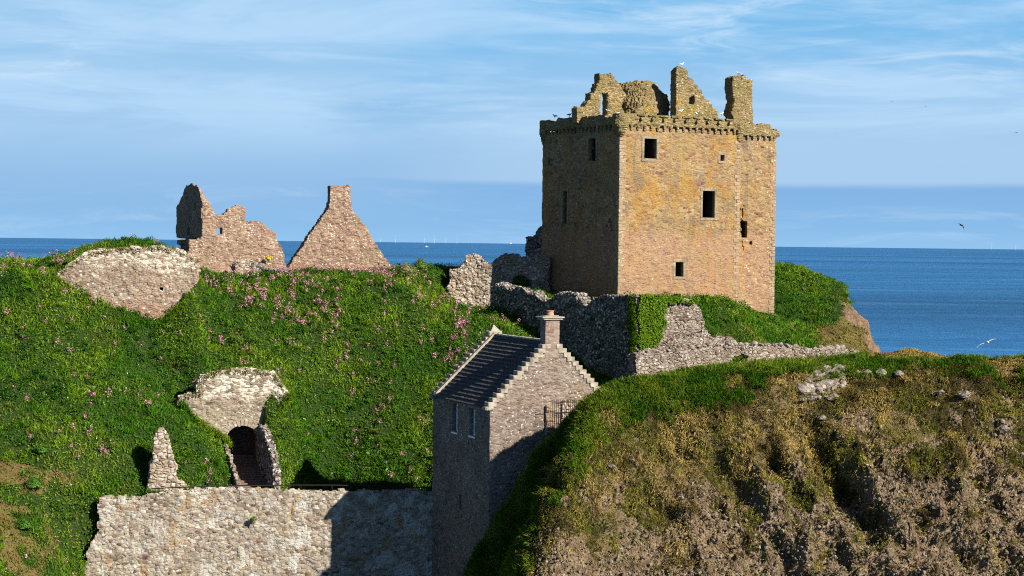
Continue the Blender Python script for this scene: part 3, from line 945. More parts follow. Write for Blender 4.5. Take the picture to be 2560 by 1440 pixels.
ys = [-500, 0, 300, 600, 1000, 2000, 5000, 15000, 60000]
Vs, Fs = [], []
for yv in ys:
    for xv in np.linspace(-1, 1, 9): Vs.append((xv * (2000 + yv * 0.6), yv, SEA))
for i in range(len(ys) - 1):
    for j in range(8): Fs.append((i * 9 + j, i * 9 + j + 1, (i + 1) * 9 + j + 1, (i + 1) * 9 + j))
setp(obj('sea', np.array(Vs), Fs, m), kind='structure', label='blue rippled sea to the horizon', cat='sea')


# ------------------------------------------------------------------ scattering of foliage on a mesh
def sample(V, F, n, dens=None, seed=1):
    rg = np.random.default_rng(seed)
    A, B, C, D = (V[F[:, i]] for i in range(4))
    cr = np.cross(C - A, D - B)
    ar = np.linalg.norm(cr, axis=1) * 0.5
    cen = (A + C) / 2
    # keep what the photograph's surroundings can show
    d = cen @ CMn
    px = 1280 + d[:, 0] / -d[:, 2] * FPX
    py = 720 - d[:, 1] / -d[:, 2] * FPX
    vis = (px > -260) & (px < 2820) & (py > 300) & (py < 1560)
    wgt = ar * vis
    if dens is not None: wgt = wgt * dens(cen, cr / (np.linalg.norm(cr, axis=1, keepdims=True) + 1e-9))
    wgt = wgt / wgt.sum()
    idx = rg.choice(len(F), size=n, p=wgt)
    s, t = rg.random((2, n, 1))
    p = (A[idx] * (1 - s) * (1 - t) + B[idx] * s * (1 - t) + C[idx] * s * t + D[idx] * (1 - s) * t)
    nn = cr[idx] / np.linalg.norm(cr[idx], axis=1, keepdims=True)
    nn = np.where(nn[:, 2:3] < 0, -nn, nn)
    return p, nn


def unit(a): return a / (np.linalg.norm(a, axis=1, keepdims=True) + 1e-9)


def blades(p, nrm, length, width, col, lean=0.45, wind=(0.1, 0.0, 0.0), droop=0.0, up=0.6, seed=0, fold=True):
    """tapering bent blades: 5 verts, 1 quad + 1 tri drawn as two quads sharing the tip"""
    rg = np.random.default_rng(seed)
    n = len(p)
    d = unit(nrm * (1 - up) + np.array([0, 0, up]) + rg.normal(size=(n, 3)) * lean * 0.6 + np.array(wind))
    side = unit(np.cross(d, rg.normal(size=(n, 3))))
    L = length[:, None]; W = width[:, None]
    down = np.zeros((n, 3)); down[:, 2] = -1
    hor = rg.normal(size=(n, 3)) * 0.25
    mid = p + d * L * 0.55
    tip = p + d * L * (0.95 - 0.25 * droop) + (down * droop * 0.5 + hor) * L
    b0, b1 = p - side * W * 0.5 - d * 0.04, p + side * W * 0.5 - d * 0.04
    m0, m1 = mid - side * W * 0.42, mid + side * W * 0.42
    V = np.stack([b0, b1, m1, m0, tip], 1).reshape(-1, 3)
    k = (np.arange(n) * 5)[:, None]
    Q = (k + np.array([[0, 1, 2, 3]])).astype(np.int64)
    T = (k + np.array([[3, 2, 4, 4]]))
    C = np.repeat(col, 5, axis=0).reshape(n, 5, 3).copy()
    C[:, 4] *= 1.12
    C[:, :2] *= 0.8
    return V, Q, T[:, :3], C.reshape(-1, 3)


def leaves(p, nrm, size, col, seed=0, flat=0.5, asp=0.6):
    rg = np.random.default_rng(seed)
    n = len(p)
    nn = unit(nrm * flat + np.array([0, 0, 0.35]) + rg.normal(size=(n, 3)) * 0.6)
    a = unit(np.cross(nn, rg.normal(size=(n, 3))))
    c = np.cross(nn, a)
    s = size[:, None]
    V = np.stack([p - a * s * 0.5, p + c * s * 0.5 * asp + nn * s * 0.08, p + a * s * 0.5, p - c * s * 0.5 * asp + nn * s * 0.08], 1).reshape(-1, 3)
    Q = (np.arange(n) * 4)[:, None] + np.array([[0, 1, 2, 3]])
    C = np.repeat(col, 4, axis=0)
    return V, Q, None, C


def stuff(name, parts, mat, label, cat, parent=None, kind='stuff', loc=None):
    Vs, Ls, St, Cs = [], [], [], []
    off = 0
    quads, tris = [], []
    for V, Q, T, C in parts:
        Vs.append(V); Cs.append(C)
        quads.append(Q + off)
        if T is not None: tris.append(T + off)
        off += len(V)
    V = np.concatenate(Vs).astype(np.float32)
    C = np.concatenate(Cs)
    Q = np.concatenate(quads)
    T = np.concatenate(tris) if tris else np.zeros((0, 3), int)
    me = bpy.data.meshes.new(name)
    me.vertices.add(len(V))
    if loc is not None: V = V - np.array(loc, dtype=np.float32)
    me.vertices.foreach_set('co', V.ravel())
    nl = len(Q) * 4 + len(T) * 3
    me.loops.add(nl)
    me.loops.foreach_set('vertex_index', np.concatenate([Q.ravel(), T.ravel()]).astype(np.int32))
    me.polygons.add(len(Q) + len(T))
    me.polygons.foreach_set('loop_start', np.concatenate([np.arange(len(Q)) * 4, len(Q) * 4 + np.arange(len(T)) * 3]).astype(np.int32))
    me.polygons.foreach_set('loop_total', np.concatenate([np.full(len(Q), 4), np.full(len(T), 3)]).astype(np.int32))
    me.update(calc_edges=True)
    at = me.color_attributes.new('Col', 'FLOAT_COLOR', 'POINT')
    c4 = np.ones((len(V), 4), dtype=np.float32); c4[:, :3] = np.clip(C, 0, 1)
    at.data.foreach_set('color', c4.ravel())
    me.materials.append(mat)
    o = bpy.data.objects.new(name, me)
    COL.objects.link(o)
    if loc is not None: o.location = loc
    if parent: o.parent = parent
    if kind == 'stuff' or label: setp(o, label, cat, kind=kind)
    return o


def mixc(c1, c2, t):
    t = np.clip(t, 0, 1)[:, None]
    return np.array(c1) * (1 - t) + np.array(c2) * t


def in_frame(F, p, u0, u1, w0, w1):
    q = p - F.o
    u, w = q @ F.u, q @ F.w
    return (u > u0) & (u < u1) & (w > w0) & (w < w1)


def clear_hill(p):
    k = in_frame(F_arch, p, -1.6, 1.6, -8.2, 2.5) | (in_frame(F_arch, p, -1.7, 1.7, -1, 7.5) & (p[:, 2] < -12.5)) | in_frame(F_keep, p, -0.1, 13, -0.1, 13.1) | in_frame(F_keep, p, 12.5, 18, 1, 8.2) | in_frame(F_house, p, -0.3, 9.4, -0.3, 10.9)
    return ~k


def grass_col(p, rg):
    n = len(p)
    a = fbm(p[:, 0], p[:, 1], p[:, 2], 3.2, 3, 101)
    c = mixc((0.032, 0.098, 0.004), (0.100, 0.168, 0.009), 0.5 + a * 1.6)
    dry = sstep(fbm(p[:, 0], p[:, 1], p[:, 2], 2.6, 3, 131), 0.18, 0.5) * rg.random(n)
    c = c * 1.15 * (0.7 + 0.6 * _hash(np.floor(p[:, 0] * 3), np.floor(p[:, 1] * 3), np.floor(p[:, 2] * 3), 5))[:, None]
    c = c * (1 - 0.6 * dry[:, None]) + np.array((0.19, 0.17, 0.04)) * 0.6 * dry[:, None]
    return c * rg.uniform(0.98, 1.38, (n, 1))


def hill_dens(c, n):
    k = clear_hill(c).astype(float)
    k *= 1 - 0.45 * tan_zone(c)
    k *= 1 - head_rock(c) * 0.97
    k *= 1 - head_tan(c) * 0.3
    k *= np.where((c[:, 1] > 185) & (c[:, 0] < 24), 0.15, 1.0)
    return k


def clump(p, nn, m, sig, seed):
    """pull most points towards clump centres so tufts form"""
    rg = np.random.default_rng(seed)
    n = len(p) // m * m
    base = p[:n:m]
    q = np.repeat(base, m, 0)
    nq = np.repeat(nn[:n:m], m, 0)
    o = rg.normal(size=(n, 3)) * sig
    o -= (o * nq).sum(1, keepdims=True) * nq
    tuft = q + o
    free = rg.random(n) < 0.35
    out = np.where(free[:, None], p[:n], tuft)
    return out, np.where(free[:, None], nn[:n], unit(nq + o / sig * 0.35))


rg = np.random.default_rng(5)
p, nn = sample(HV, HF, 360000, hill_dens, 1)
p, nn = clump(p, nn, 18, 0.13, 3)
leafy = fbm(p[:, 0], p[:, 1], p[:, 2], 2.8, 4, 111)
k = leafy < 0.12 + rg.normal(size=len(p)) * 0.1
p, nn = p[k], nn[k]
col = grass_col(p, rg)
tz = tan_zone(p)[:, None]
tz = np.maximum(tz, head_tan(p)[:, None] * 0.85)
col = col * (1 - tz) + np.array((0.20, 0.145, 0.05)) * rg.uniform(0.5, 1.3, (len(p), 1)) * tz
Lb = rg.uniform(0.20, 0.48, len(p)) * (1 - 0.4 * tz[:, 0]) * (1 + 0.5 * fbm(p[:, 0], p[:, 1], 0, 0.9, 2, 77))
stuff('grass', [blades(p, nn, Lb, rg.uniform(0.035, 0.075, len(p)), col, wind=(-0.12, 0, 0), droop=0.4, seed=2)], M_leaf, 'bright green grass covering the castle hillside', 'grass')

p, nn = sample(HV, HF, 230000, hill_dens, 61)
col = grass_col(p, rg) * 0.95
ug = stuff('ground_cover', [leaves(p + nn * rg.uniform(0.0, 0.12, (len(p), 1)), nn, rg.uniform(0.09, 0.20, len(p)), col, 62, 1.0, 0.55)], M_leaf, 'low matted green ground cover between the grass on the hill', 'ground cover')

# broad leaved plants: mounds of leaves
pc, nc = sample(HV, HF, 10500, lambda c, n: hill_dens(c, n) * (1 - 0.85 * head_tan(c)), 12)
lf = fbm(pc[:, 0], pc[:, 1], pc[:, 2], 2.8, 4, 111)
k = lf > -0.02 + rg.normal(size=len(pc)) * 0.14
pc, nc = pc[k], nc[k]
m_ = 60
n = len(pc)
rad = rg.uniform(0.16, 0.60, n)
dd = unit(rg.normal(size=(n * m_, 3)))
dd[:, 2] = np.abs(dd[:, 2])
rr = np.repeat(rad, m_)[:, None]
pl = np.repeat(pc, m_, 0) + dd * rr * rg.uniform(0.55, 1.05, (n * m_, 1)) * np.array([1, 1, 1.15])
cc = mixc((0.016, 0.060, 0.006), (0.070, 0.150, 0.012), 0.5 + fbm(pc[:, 0], pc[:, 1], 0, 2.0, 3, 150) * 1.4 + rg.normal(size=n) * 0.25)
cl = np.repeat(cc, m_, 0) * rg.uniform(0.6, 1.5, (n * m_, 1))
stuff('leafy_plants', [leaves(pl, dd, rg.uniform(0.09, 0.20, n * m_), cl, 3)], M_leaf, 'dark broad leaved plants growing in the hillside grass', 'plants')


def flowers(n, dens, m_, rad, size, cols, hmin, hmax, seed, name, label, cat, src=None):
    rg = np.random.default_rng(seed)
    V_, F_ = src or (HV, HF)
    pc, nc = sample(V_, F_, n, dens, seed)
    mm = rg.integers(max(2, m_ // 3), m_ + 1, n)
    idx = np.repeat(np.arange(n), mm)
    r = rg.uniform(0.4, 1.0, n)[idx] * rad
    o = rg.normal(size=(len(idx), 3)) * r[:, None] * np.array([0.55, 0.55, 0.7])
    o[:, 2] += rg.uniform(hmin, hmax, n)[idx]
    pp = pc[idx] + o
    c = mixc(cols[0], cols[1], rg.random(len(idx))) * rg.uniform(0.7, 1.25, (len(idx), 1))
    stuff(name, [leaves(pp, nc[idx], rg.uniform(size * 0.6, size * 1.3, len(idx)), c, seed, 0.4, 0.9)], M_petal, label, cat)


def pink_dens(c, n):
    k = hill_dens(c, n) * (0.10 + sstep(fbm(c[:, 0], c[:, 1], c[:, 2], 3.0, 4, 170), -0.1, 0.45))
    px, py = to_px(c)
    k *= 0.22 + 1.7 * np.exp(-((px - 640) / 260) ** 2 - ((py - 730) / 75) ** 2) + 1.9 * np.exp(-((px - 1010) / 170) ** 2 - ((py - 830) / 90) ** 2) + 0.7 * np.exp(-((px - 60) / 180) ** 2 - ((py - 780) / 90) ** 2)
    k *= (c[:, 0] < 2) & (tan_zone(c) < 0.5)
    return k


flowers(1400, pink_dens, 32, 0.25, 0.10, ((0.46, 0.12, 0.27), (0.60, 0.32, 0.45)), 0.30, 0.60, 21, 'pink_campion', 'pink campion flowers scattered over the green slope', 'flowers')
flowers(170, lambda c, n: hill_dens(c, n) * (c[:, 0] < 4) * sstep(fbm(c[:, 0], c[:, 1], c[:, 2], 5.0, 2, 190), 0.0, 0.5), 16, 0.14, 0.06, ((0.62, 0.64, 0.50), (0.75, 0.76, 0.66)), 0.35, 0.6, 22, 'cow_parsley', 'small white umbel flowers among the hillside grass', 'flowers')


# cliff vegetation
def cl_clear(c):
    return (~in_frame(F_house, c, -0.3, 9.6, -0.1, 11)).astype(float)


p, nn = sample(CV, CF, 560000, lambda c, n: cl_clear(c) * (green_zone(c) * 1.3 + (1 - green_zone(c)) * (1 - 0.88 * rock_zone(c)) * (0.35 + 0.65 * sstep(fbm(c[:, 0], c[:, 1], c[:, 2], 0.8, 3, 231), -0.35, 0.1))), 31)
p, nn = clump(p, nn, 16, 0.11, 4)
g = green_zone(p)
isg = rg.random(len(p)) < sstep(g + fbm(p[:, 0], p[:, 1], p[:, 2], 0.7, 3, 271) * 0.5, 0.3, 0.7)
a = fbm(p[:, 0], p[:, 1], p[:, 2], 1.8, 4, 241)
t = fbm(p[:, 0], p[:, 1], p[:, 2], 0.9, 3, 251)
cg = mixc((0.035, 0.095, 0.004), (0.125, 0.175, 0.015), 0.45 + a * 1.6)
ct = mixc((0.042, 0.034, 0.008), (0.29, 0.215, 0.075), 0.56 + a * 1.8 + t * 0.9)
co_ = mixc((0.045, 0.060, 0.006), (0.14, 0.145, 0.018), 0.5 + t)
ol = rg.random(len(p)) < sstep(fbm(p[:, 0], p[:, 1], p[:, 2], 2.6, 3, 261), -0.35, 0.25) * 0.85
ct = np.where(ol[:, None], co_, ct)
col = np.where(isg[:, None], cg, ct * 1.28) * rg.uniform(0.65, 1.35, (len(p), 1))
Lb = np.where(isg, rg.uniform(0.25, 0.62, len(p)), rg.uniform(0.10, 0.30, len(p))) * (1 + 0.7 * fbm(p[:, 0], p[:, 1], p[:, 2], 0.7, 2, 79))
Wb = rg.uniform(0.025, 0.05, len(p))
parts = []
kg = isg
parts.append(blades(p[kg], nn[kg], Lb[kg], Wb[kg], col[kg], wind=(-0.15, 0, 0), droop=0.6, up=0.5, seed=5))
kg = ~isg
parts.append(blades(p[kg], nn[kg], Lb[kg], Wb[kg], col[kg], wind=(-0.1, -0.2, -0.35), droop=1.0, up=0.1, seed=6))
stuff('cliff_grass', parts, M_leaf, 'green and tan dry grass clinging to the brown cliff', 'grass')

pc, nc = sample(CV, CF, 800, lambda c, n: cl_clear(c) * (0.25 + green_zone(c) * 1.6) * (1 - 0.9 * rock_zone(c)), 71)
m_ = 60
n = len(pc)
ga = sstep(green_zone(pc) + rg.normal(size=n) * 0.25, 0.3, 0.6)
cc = mixc((0.30, 0.22, 0.08), (0.085, 0.165, 0.006), ga) * rg.uniform(0.6, 1.3, (n, 1))
pp = np.repeat(pc, m_, 0) + rg.normal(size=(n * m_, 3)) * np.array([0.14, 0.10, 0.03])
na = np.repeat(nc, m_, 0) + rg.normal(size=(n * m_, 3)) * 0.55
sz = np.repeat(rg.uniform(0.25, 0.6, n), m_)
stuff('grass_tussocks', [blades(pp, unit(na), sz * rg.uniform(0.5, 1.1, n * m_), rg.uniform(0.02, 0.045, n * m_), np.repeat(cc, m_, 0) * rg.uniform(0.6, 1.4, (n * m_, 1)), wind=(-0.15, -0.1, 0.05), droop=0.8, up=0.3, seed=72)], M_leaf, 'long shaggy grass tussocks hanging over the cliff edge', 'grass')
pc, nc = sample(HV, HF, 1300, lambda c, n: hill_dens(c, n), 73)
n = len(pc)
cc = grass_col(pc, rg) * 1.1
pp = np.repeat(pc, m_, 0) + rg.normal(size=(n * m_, 3)) * np.array([0.16, 0.14, 0.03])
na = np.repeat(nc, m_, 0) + rg.normal(size=(n * m_, 3)) * 0.5
sz = np.repeat(rg.uniform(0.35, 0.85, n), m_)
stuff('grass_tussocks', [blades(pp, unit(na), sz * rg.uniform(0.5, 1.1, n * m_), rg.uniform(0.025, 0.05, n * m_), np.repeat(cc, m_, 0) * rg.uniform(0.6, 1.4, (n * m_, 1)), wind=(-0.15, -0.1, 0.05), droop=0.7, up=0.4, seed=74)], M_leaf, 'taller grass tussocks standing out of the hillside sward', 'grass')
flowers(330, lambda c, n: cl_clear(c) * (1 - green_zone(c)) * sstep(fbm(c[:, 0], c[:, 1], c[:, 2], 2.0, 3, 281), 0.0, 0.35), 12, 0.14, 0.045, ((0.62, 0.60, 0.55), (0.78, 0.77, 0.72)), 0.03, 0.12, 23, 'sea_campion', 'tiny white sea campion flowers dotted on the cliff', 'flowers', (CV, CF))

# loose weathered stones weathering out of the conglomerate
p, nn = sample(CV, CF, 9000, lambda c, n: cl_clear(c) * (1 - green_zone(c)) * (0.015 + rock_zone(c)), 41)
bv, bf = boulder((1, 1, 1), 5, 1, 0.3)
n = len(p)
sc = rg.gamma(2.0, 0.022, n) + 0.03
q = unit(rg.normal(size=(n, 3))); q2 = unit(np.cross(q, rg.normal(size=(n, 3)))); q3 = np.cross(q, q2)
Rm = np.stack([q, q2, q3], 1)
loc = np.einsum('vk,nkj->nvj', bv * np.array([1.2, 1.0, 0.7]), Rm) * sc[:, None, None] + p[:, None]
Vp = loc.reshape(-1, 3)
Fp = (bf[None] + (np.arange(n) * len(bv))[:, None, None]).reshape(-1, 3)
cp = mixc((0.10, 0.072, 0.046), (0.22, 0.20, 0.15), rg.random(n)) * rg.uniform(0.7, 1.15, (n, 1))
setp(obj('cliff_stones', Vp, Fp, M_peb, colors=np.repeat(cp, len(bv), 0)), 'countless small grey stones weathering out of the cliff', 'stones', kind='stuff')

# ------------------------------------------------------------------ castle keep
KT = 11.2
keep = empty('castle_keep', F_keep, 'tall roofless golden stone castle keep with corbelled parapet above the green hill', 'castle')


def rect_hole(F, x0, x1, y0, y1, side=False):
    f = F.wv if side else F.uv
    a, c = f((x0), (y0)), f(x1, y1)
    return (min(a[0], c[0]), max(a[0], c[0]), min(a[1], c[1]), max(a[1], c[1]))


front_w = [rect_hole(F_keep, 1611, 1641, 346, 398), rect_hole(F_keep, 1801, 1811, 387, 402), rect_hole(F_keep, 1757, 1786, 477, 544),
           rect_hole(F_keep, 1689, 1708, 655, 691), rect_hole(F_keep, 1683, 1703, 737, 748)]
side_w = [rect_hole(F_keep, 1470, 1489, 347, 402, True), rect_hole(F_keep, 1370, 1375, 394, 411, True), rect_hole(F_keep, 1407, 1417, 478, 558, True)]
UW, WW, TH = 12.9, 13.0, 1.5
FL = [-3.2, 0.6, 4.6, 8.3]


def occ_keep(U, W, V):
    o = (U > 0) & (U < UW) & (W > 0) & (W < WW) & (V < 10.1)
    inner = (U > TH) & (U < UW - TH) & (W > TH) & (W < WW - TH)
    fl = False
    for f in FL: fl = fl | ((V > f) & (V < f + 0.3))
    o = o & ~(inner & ~fl & (V > -5))
    for (a, c, d, e) in front_w: o = o & ~((U > a) & (U < c) & (V > d) & (V < e) & (W < TH + 0.1))
    for (a, c, d, e) in side_w: o = o & ~((W > a) & (W < c) & (V > d) & (V < e) & (U < TH + 0.1))
    return o


X_, Q_ = vox(occ_keep, (0, UW), (0, WW), (-8, 10.1), 0.15, 1, 0.035, 0.5, 1)
X_[:, 2] -= F_keep.z0
tw = obj('tower_wall', X_, Q_, M_keep, keep)
M_inner_shade = plain('inner_stone_painted_shade', (0.03, 0.026, 0.022), 0.95, 0.3, 3.0)  # near-black colour paints in the shade of the rooms behind the windows
tw.data.materials.append(M_inner_shade)
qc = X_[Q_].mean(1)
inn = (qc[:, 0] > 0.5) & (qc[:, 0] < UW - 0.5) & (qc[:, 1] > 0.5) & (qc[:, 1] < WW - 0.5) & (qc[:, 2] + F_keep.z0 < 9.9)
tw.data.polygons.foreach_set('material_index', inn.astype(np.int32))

WU0, WU1, WW0, WW1 = UW, 17.9, 1.25, 8.2
rh = (F_keep.uv(1855, 570, 1.25)[0], F_keep.uv(1868, 570, 1.25)[0], *[F_keep.uv(1860, y_, 1.25)[1] for y_ in (596, 551)])
rh2 = (F_keep.uv(1874, 600, 1.25)[0], F_keep.uv(1881, 600, 1.25)[0], F_keep.uv(1880, 613, 1.25)[1], F_keep.uv(1880, 604, 1.25)[1])


def occ_wing(U, W, V):
    top = 10.15 + fbm(U, W, 0 * U, 1.0, 3, 61) * 0.25 - 0.25 * sstep(U, 16.6, 17.6)
    o = (W > WW0) & (V < top)
    inner = (U > WU0 + 0.2) & (U < WU1 - 1.1) & (W > WW0 + 1.2) & (W < WW1 - 1)
    fl = False
    for f in FL: fl = fl | ((V > f) & (V < f + 0.3))
    o = o & ~(inner & ~fl)
    for (a, c, d, e) in (rh, rh2): o = o & ~((U > a) & (U < c) & (V > d) & (V < e) & (W < WW0 + 1.3))
    # a robbed, stepped scar beside the opening and down the joint
    sc_ = (U > 13.4) & (U < 14.3 + 0.5 * fbm(V, 0 * V, 0 * V, 0.7, 2, 3)) & (V > rh[2] - 1.2) & (V < rh[3] + 1.4) & (W < WW0 + 0.22)
    o = o & ~(sc_ & (fbm(U, 0 * U, V, 0.5, 2, 15) > -0.2))
    return o


X_, Q_ = vox(occ_wing, (WU0 + 0.004, WU1), (WW0, WW1), (-9, 10.4), 0.15, 1, 0.05, 0.5, 2)
X_[:, 2] -= F_keep.z0
sw = obj('stair_wing', X_, Q_, M_keep, keep)
sw.data.materials.append(M_inner_shade)  # wing rooms get the same painted-in shade
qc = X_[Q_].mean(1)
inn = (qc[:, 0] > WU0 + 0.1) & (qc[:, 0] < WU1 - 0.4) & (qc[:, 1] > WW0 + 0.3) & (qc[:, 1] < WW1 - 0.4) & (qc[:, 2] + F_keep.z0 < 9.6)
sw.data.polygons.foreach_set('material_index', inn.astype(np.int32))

# parapet ring, proud of the wall
PR = 0.13


def occ_par(U, W, V):
    ring = ((U < 0.45) | (U > UW - 0.45) | (W < 0.45) | (W > WW - 0.45))
    t = KT + fbm(U, W, 0 * U, 0.5, 3, 71) * 0.10 + fbm(U, W, 0 * U, 2.5, 2, 73) * 0.08 - 0.18 * sstep(U, 7, 12.9)
    t = t - 0.22 * sstep(fbm(U * 0.6 + 3, W * 0.6, 0 * U, 0.9, 2, 75), 0.3, 0.4) * (W > 1.0)
    return ring & (V < t) & (V > 10.25)


X_, Q_ = vox(occ_par, (-PR, UW + 0.15), (-PR, WW + PR), (10.25, 11.6), (0.16, 0.16, 0.12), 1, 0.05, 0.35, 3)
X_[:, 2] -= F_keep.z0
obj('parapet', X_, Q_, M_keeptop, keep)


def occ_wpar(U, W, V):
    t = 11.0 + fbm(U, W, 0 * U, 0.7, 3, 81) * 0.22 - 0.55 * sstep(U, 16.9, 17.4) * (W < 2.5)
    ring = (U > WU1 - 0.5) | (W < WW0 + 0.5) | (W > WW1 - 0.5)
    return ring & (V < t) & (V > 9.85)


X_, Q_ = vox(occ_wpar, (WU0 + 0.3, WU1 + 0.22), (WW0 - 0.24, WW1), (9.85, 11.4), (0.16, 0.16, 0.12), 1, 0.06, 0.35, 4)
X_[:, 2] -= F_keep.z0
obj('wing_parapet', X_, Q_, M_keeptop, keep)
# corbels
rc = random.Random(3)
nco = 17
for i in range(nco):
    u = 1.15 + i * (UW - 1.9) / (nco - 1)
    mb = MB(); h = 0.05 * rc.random()
    mb.box(u - 0.12, u + 0.12, -0.18, 0.02, 9.98 + h, 10.28, 0.015, 0.03)
    mb.box(u - 0.10, u + 0.10, -0.11, 0.02, 9.80 + h, 9.98 + h, 0.015, 0.03)
    mb.build('corbel', M_keeptop, keep, F_keep)
for i in range(19):
    w = 0.9 + i * (WW - 1.5) / 18
    mb = MB()
    mb.box(-0.18, 0.02, w - 0.11, w + 0.11, 9.98, 10.28, 0.015, 0.03)
    mb.box(-0.11, 0.02, w - 0.09, w + 0.09, 9.78, 9.98, 0.015, 0.03)
    mb.build('corbel', M_keeptop, keep, F_keep)
for i in range(6):
    u = 13.9 + i * 0.66
    mb = MB()
    mb.box(u - 0.11, u + 0.11, WW0 - 0.22, WW0 + 0.02, 9.57, 9.88, 0.02, 0.03)
    mb.build('corbel', M_keeptop, keep, F_keep)
for i in range(9):                      # round-bottomed water spouts below the cap
    u = 2.1 + i * 1.18
    mb = MB()
    mb.tube((u, -0.36, 10.82), (u, -0.1, 10.82), 0.15, 0.17, 10)
    mb.box(u - 0.42, u + 0.42, -0.26, 0.1, 11.04, 11.20, 0.03, 0.03)
    mb.build('water_spout', M_keeptop, keep, F_keep)
# corbelled corner roundels
for (cx_, cy_, r, zt, zb) in ((0.15, 0.15, 0.70, KT - 0.02, 9.25), (UW - 0.10, 0.15, 0.46, 10.85, 9.1), (0.1, WW - 0.2, 0.48, KT, 9.0), (WU1 - 0.25, WW0 + 0.25, 0.40, 10.6, 9.1)):
    mb = MB()
    prof = [(0.16, zb - 0.1)]
    k = 5
    for i in range(k):
        rr_ = r * (0.35 + 0.65 * (i + 1) / k)
        z0_ = zb + (10.1 - zb) * i / k
        z1_ = zb + (10.1 - zb) * (i + 1) / k
        prof += [(rr_ * 0.97, z0_ + 0.02), (rr_, z0_ + 0.06), (rr_, z1_ - 0.03), (rr_ * 0.97, z1_)]
    for i in range(3):
        z0_ = 10.1 + (zt - 10.1) * i / 3
        z1_ = 10.1 + (zt - 10.1) * (i + 1) / 3
        prof += [(r * 0.98, z0_ + 0.02), (r, z0_ + 0.05), (r, z1_ - 0.04), (r * 0.98, z1_)]
    mb.lathe(prof, cx_, cy_, 22)
    mb.V = [v + fbm(v[:, 0], v[:, 1], v[:, 2], 0.3, 2, 5)[:, None] * np.array([0.06, 0.06, 0.03]) for v in mb.V]
    mb.build('corner_roundel', M_keeptop, keep, F_keep)


def kp(pts, w0): return F_keep.poly(pts, w0)


# broken gable with its tall window slit
def occz(poly, hole, w0): return None


wall('broken_gable', F_keep, kp([(1440, 292), (1445, 272), (1462, 258), (1478, 250), (1478, 240), (1474, 232), (1488, 230), (1492, 212), (1500, 205), (1498, 186), (1512, 184), (1534, 186), (1541, 200), (1550, 215), (1560, 226), (1566, 238), (1572, 240), (1578, 262), (1576, 300), (1440, 310)], 6.0),
     0.95, M_keeptop, 0.13, [kp([(1502, 232), (1518, 232), (1518, 296), (1502, 296)], 6.0)], 0.16, keep, w0=6.0, seed=31)
# crow-stepped cap-house gable
gb = [(1690, 300), (1690, 175), (1697, 168), (1712, 168), (1722, 178), (1722, 190), (1728, 192), (1735, 200), (1735, 210), (1746, 212), (1746, 223), (1757, 225), (1757, 236), (1764, 238), (1764, 246), (1774, 248), (1774, 258), (1783, 260), (1783, 268), (1790, 270), (1796, 286), (1797, 300)]
wall('stepped_gable', F_keep, kp(gb, 3.0), 1.0, M_keeptop, 0.12, [kp([(1723, 242), (1736, 242), (1736, 260), (1723, 260)], 3.0)], 0.045, keep, w0=3.0, seed=33)
# chimney stack on the wing
wall('chimney_stack', F_keep, kp([(1834, 310), (1834, 292), (1829, 283), (1836, 255), (1831, 222), (1832, 190), (1866, 188), (1866, 310)], 2.2), 1.3, M_keeptop, 0.13, (), 0.07, keep, w0=2.2, seed=35, topvar=0.05)
wall('chimney_stack', F_keep, kp([(1864, 310), (1864, 200), (1883, 200), (1884, 310)], 2.3), 1.0, M_keeptop, 0.13, (), 0.06, keep, w0=2.35, seed=36, topvar=0.05)
# collapsed vault of the cap house
cA, cB = F_keep.uv(1577, 240, 8.0), F_keep.uv(1705, 240, 5.5)


def occ_vault(U, W, V):
    uc, wc = 6.7, 7.2
    n = fbm(U, W, V, 1.1, 3, 91) * 0.55
    n2 = np.floor(V / 0.22) % 2 * 0.07
    r = np.sqrt(((U - uc) / (2.85 + n2)) ** 2 + ((W - wc) / 2.4) ** 2 + (np.maximum(V - 12.3, 0) / 2.55) ** 2 * 1.0)
    dome = (r < 1 + n * 0.25) & (V < 14.85 + n * 0.3) & (V > 12.1 + (U - 4.5) * -0.16)
    legs = ((r < 0.98) & (V <= 12.6) & (((U < 6.3) & (U > 4.4)) | (W > 8.2)))
    r2 = np.sqrt(((U - uc) / 1.9) ** 2 + ((W - wc) / 1.5) ** 2 + (np.maximum(V - 12, 0) / 1.7) ** 2)
    hollow = (r2 < 1) & (W < 8.2)
    return (dome | legs) & ~hollow


X_, Q_ = vox(occ_vault, (2.8, 10.2), (4.0, 10.4), (10.2, 15.4), 0.15, 1, 0.12, 0.35, 7)
X_[:, 2] -= F_keep.z0
obj('ruined_vault', X_, Q_, M_keeptop, keep)
wall('cap_house_wall', F_keep, [(4.3, 9.9), (4.4, 11.9), (5.2, 12.3), (6.6, 12.2), (6.9, 11.2), (6.9, 9.9)], 0.8, M_keeptop, 0.13, (), 0.15, keep, w0=4.3, seed=37)
# window surrounds, a touch proud
for (a, c, d, e) in front_w[:4]:
    mb = MB()
    t = 0.26
    mb.box(a - t, a, -0.035, 0.2, d - 0.02, e, 0.01, 0.015)
    mb.box(c, c + t, -0.035, 0.2, d - 0.02, e, 0.01, 0.015)
    mb.box(a - t, c + t, -0.04, 0.2, e, e + 0.28, 0.01, 0.015)
    mb.box(a - t, c + t, -0.06, 0.2, d - 0.24, d - 0.02, 0.01, 0.015)
    mb.build('window_surround', M_surr2, keep, F_keep)
for (a, c, d, e) in side_w:
    mb = MB()
    t = 0.2
    mb.box(-0.03, 0.2, a - t, a, d, e, 0.01, 0.015)
    mb.box(-0.03, 0.2, c, c + t, d, e, 0.01, 0.015)
    mb.box(-0.035, 0.2, a - t, c + t, e, e + 0.25, 0.01, 0.015)
    mb.build('window_surround', M_surr2, keep, F_keep)
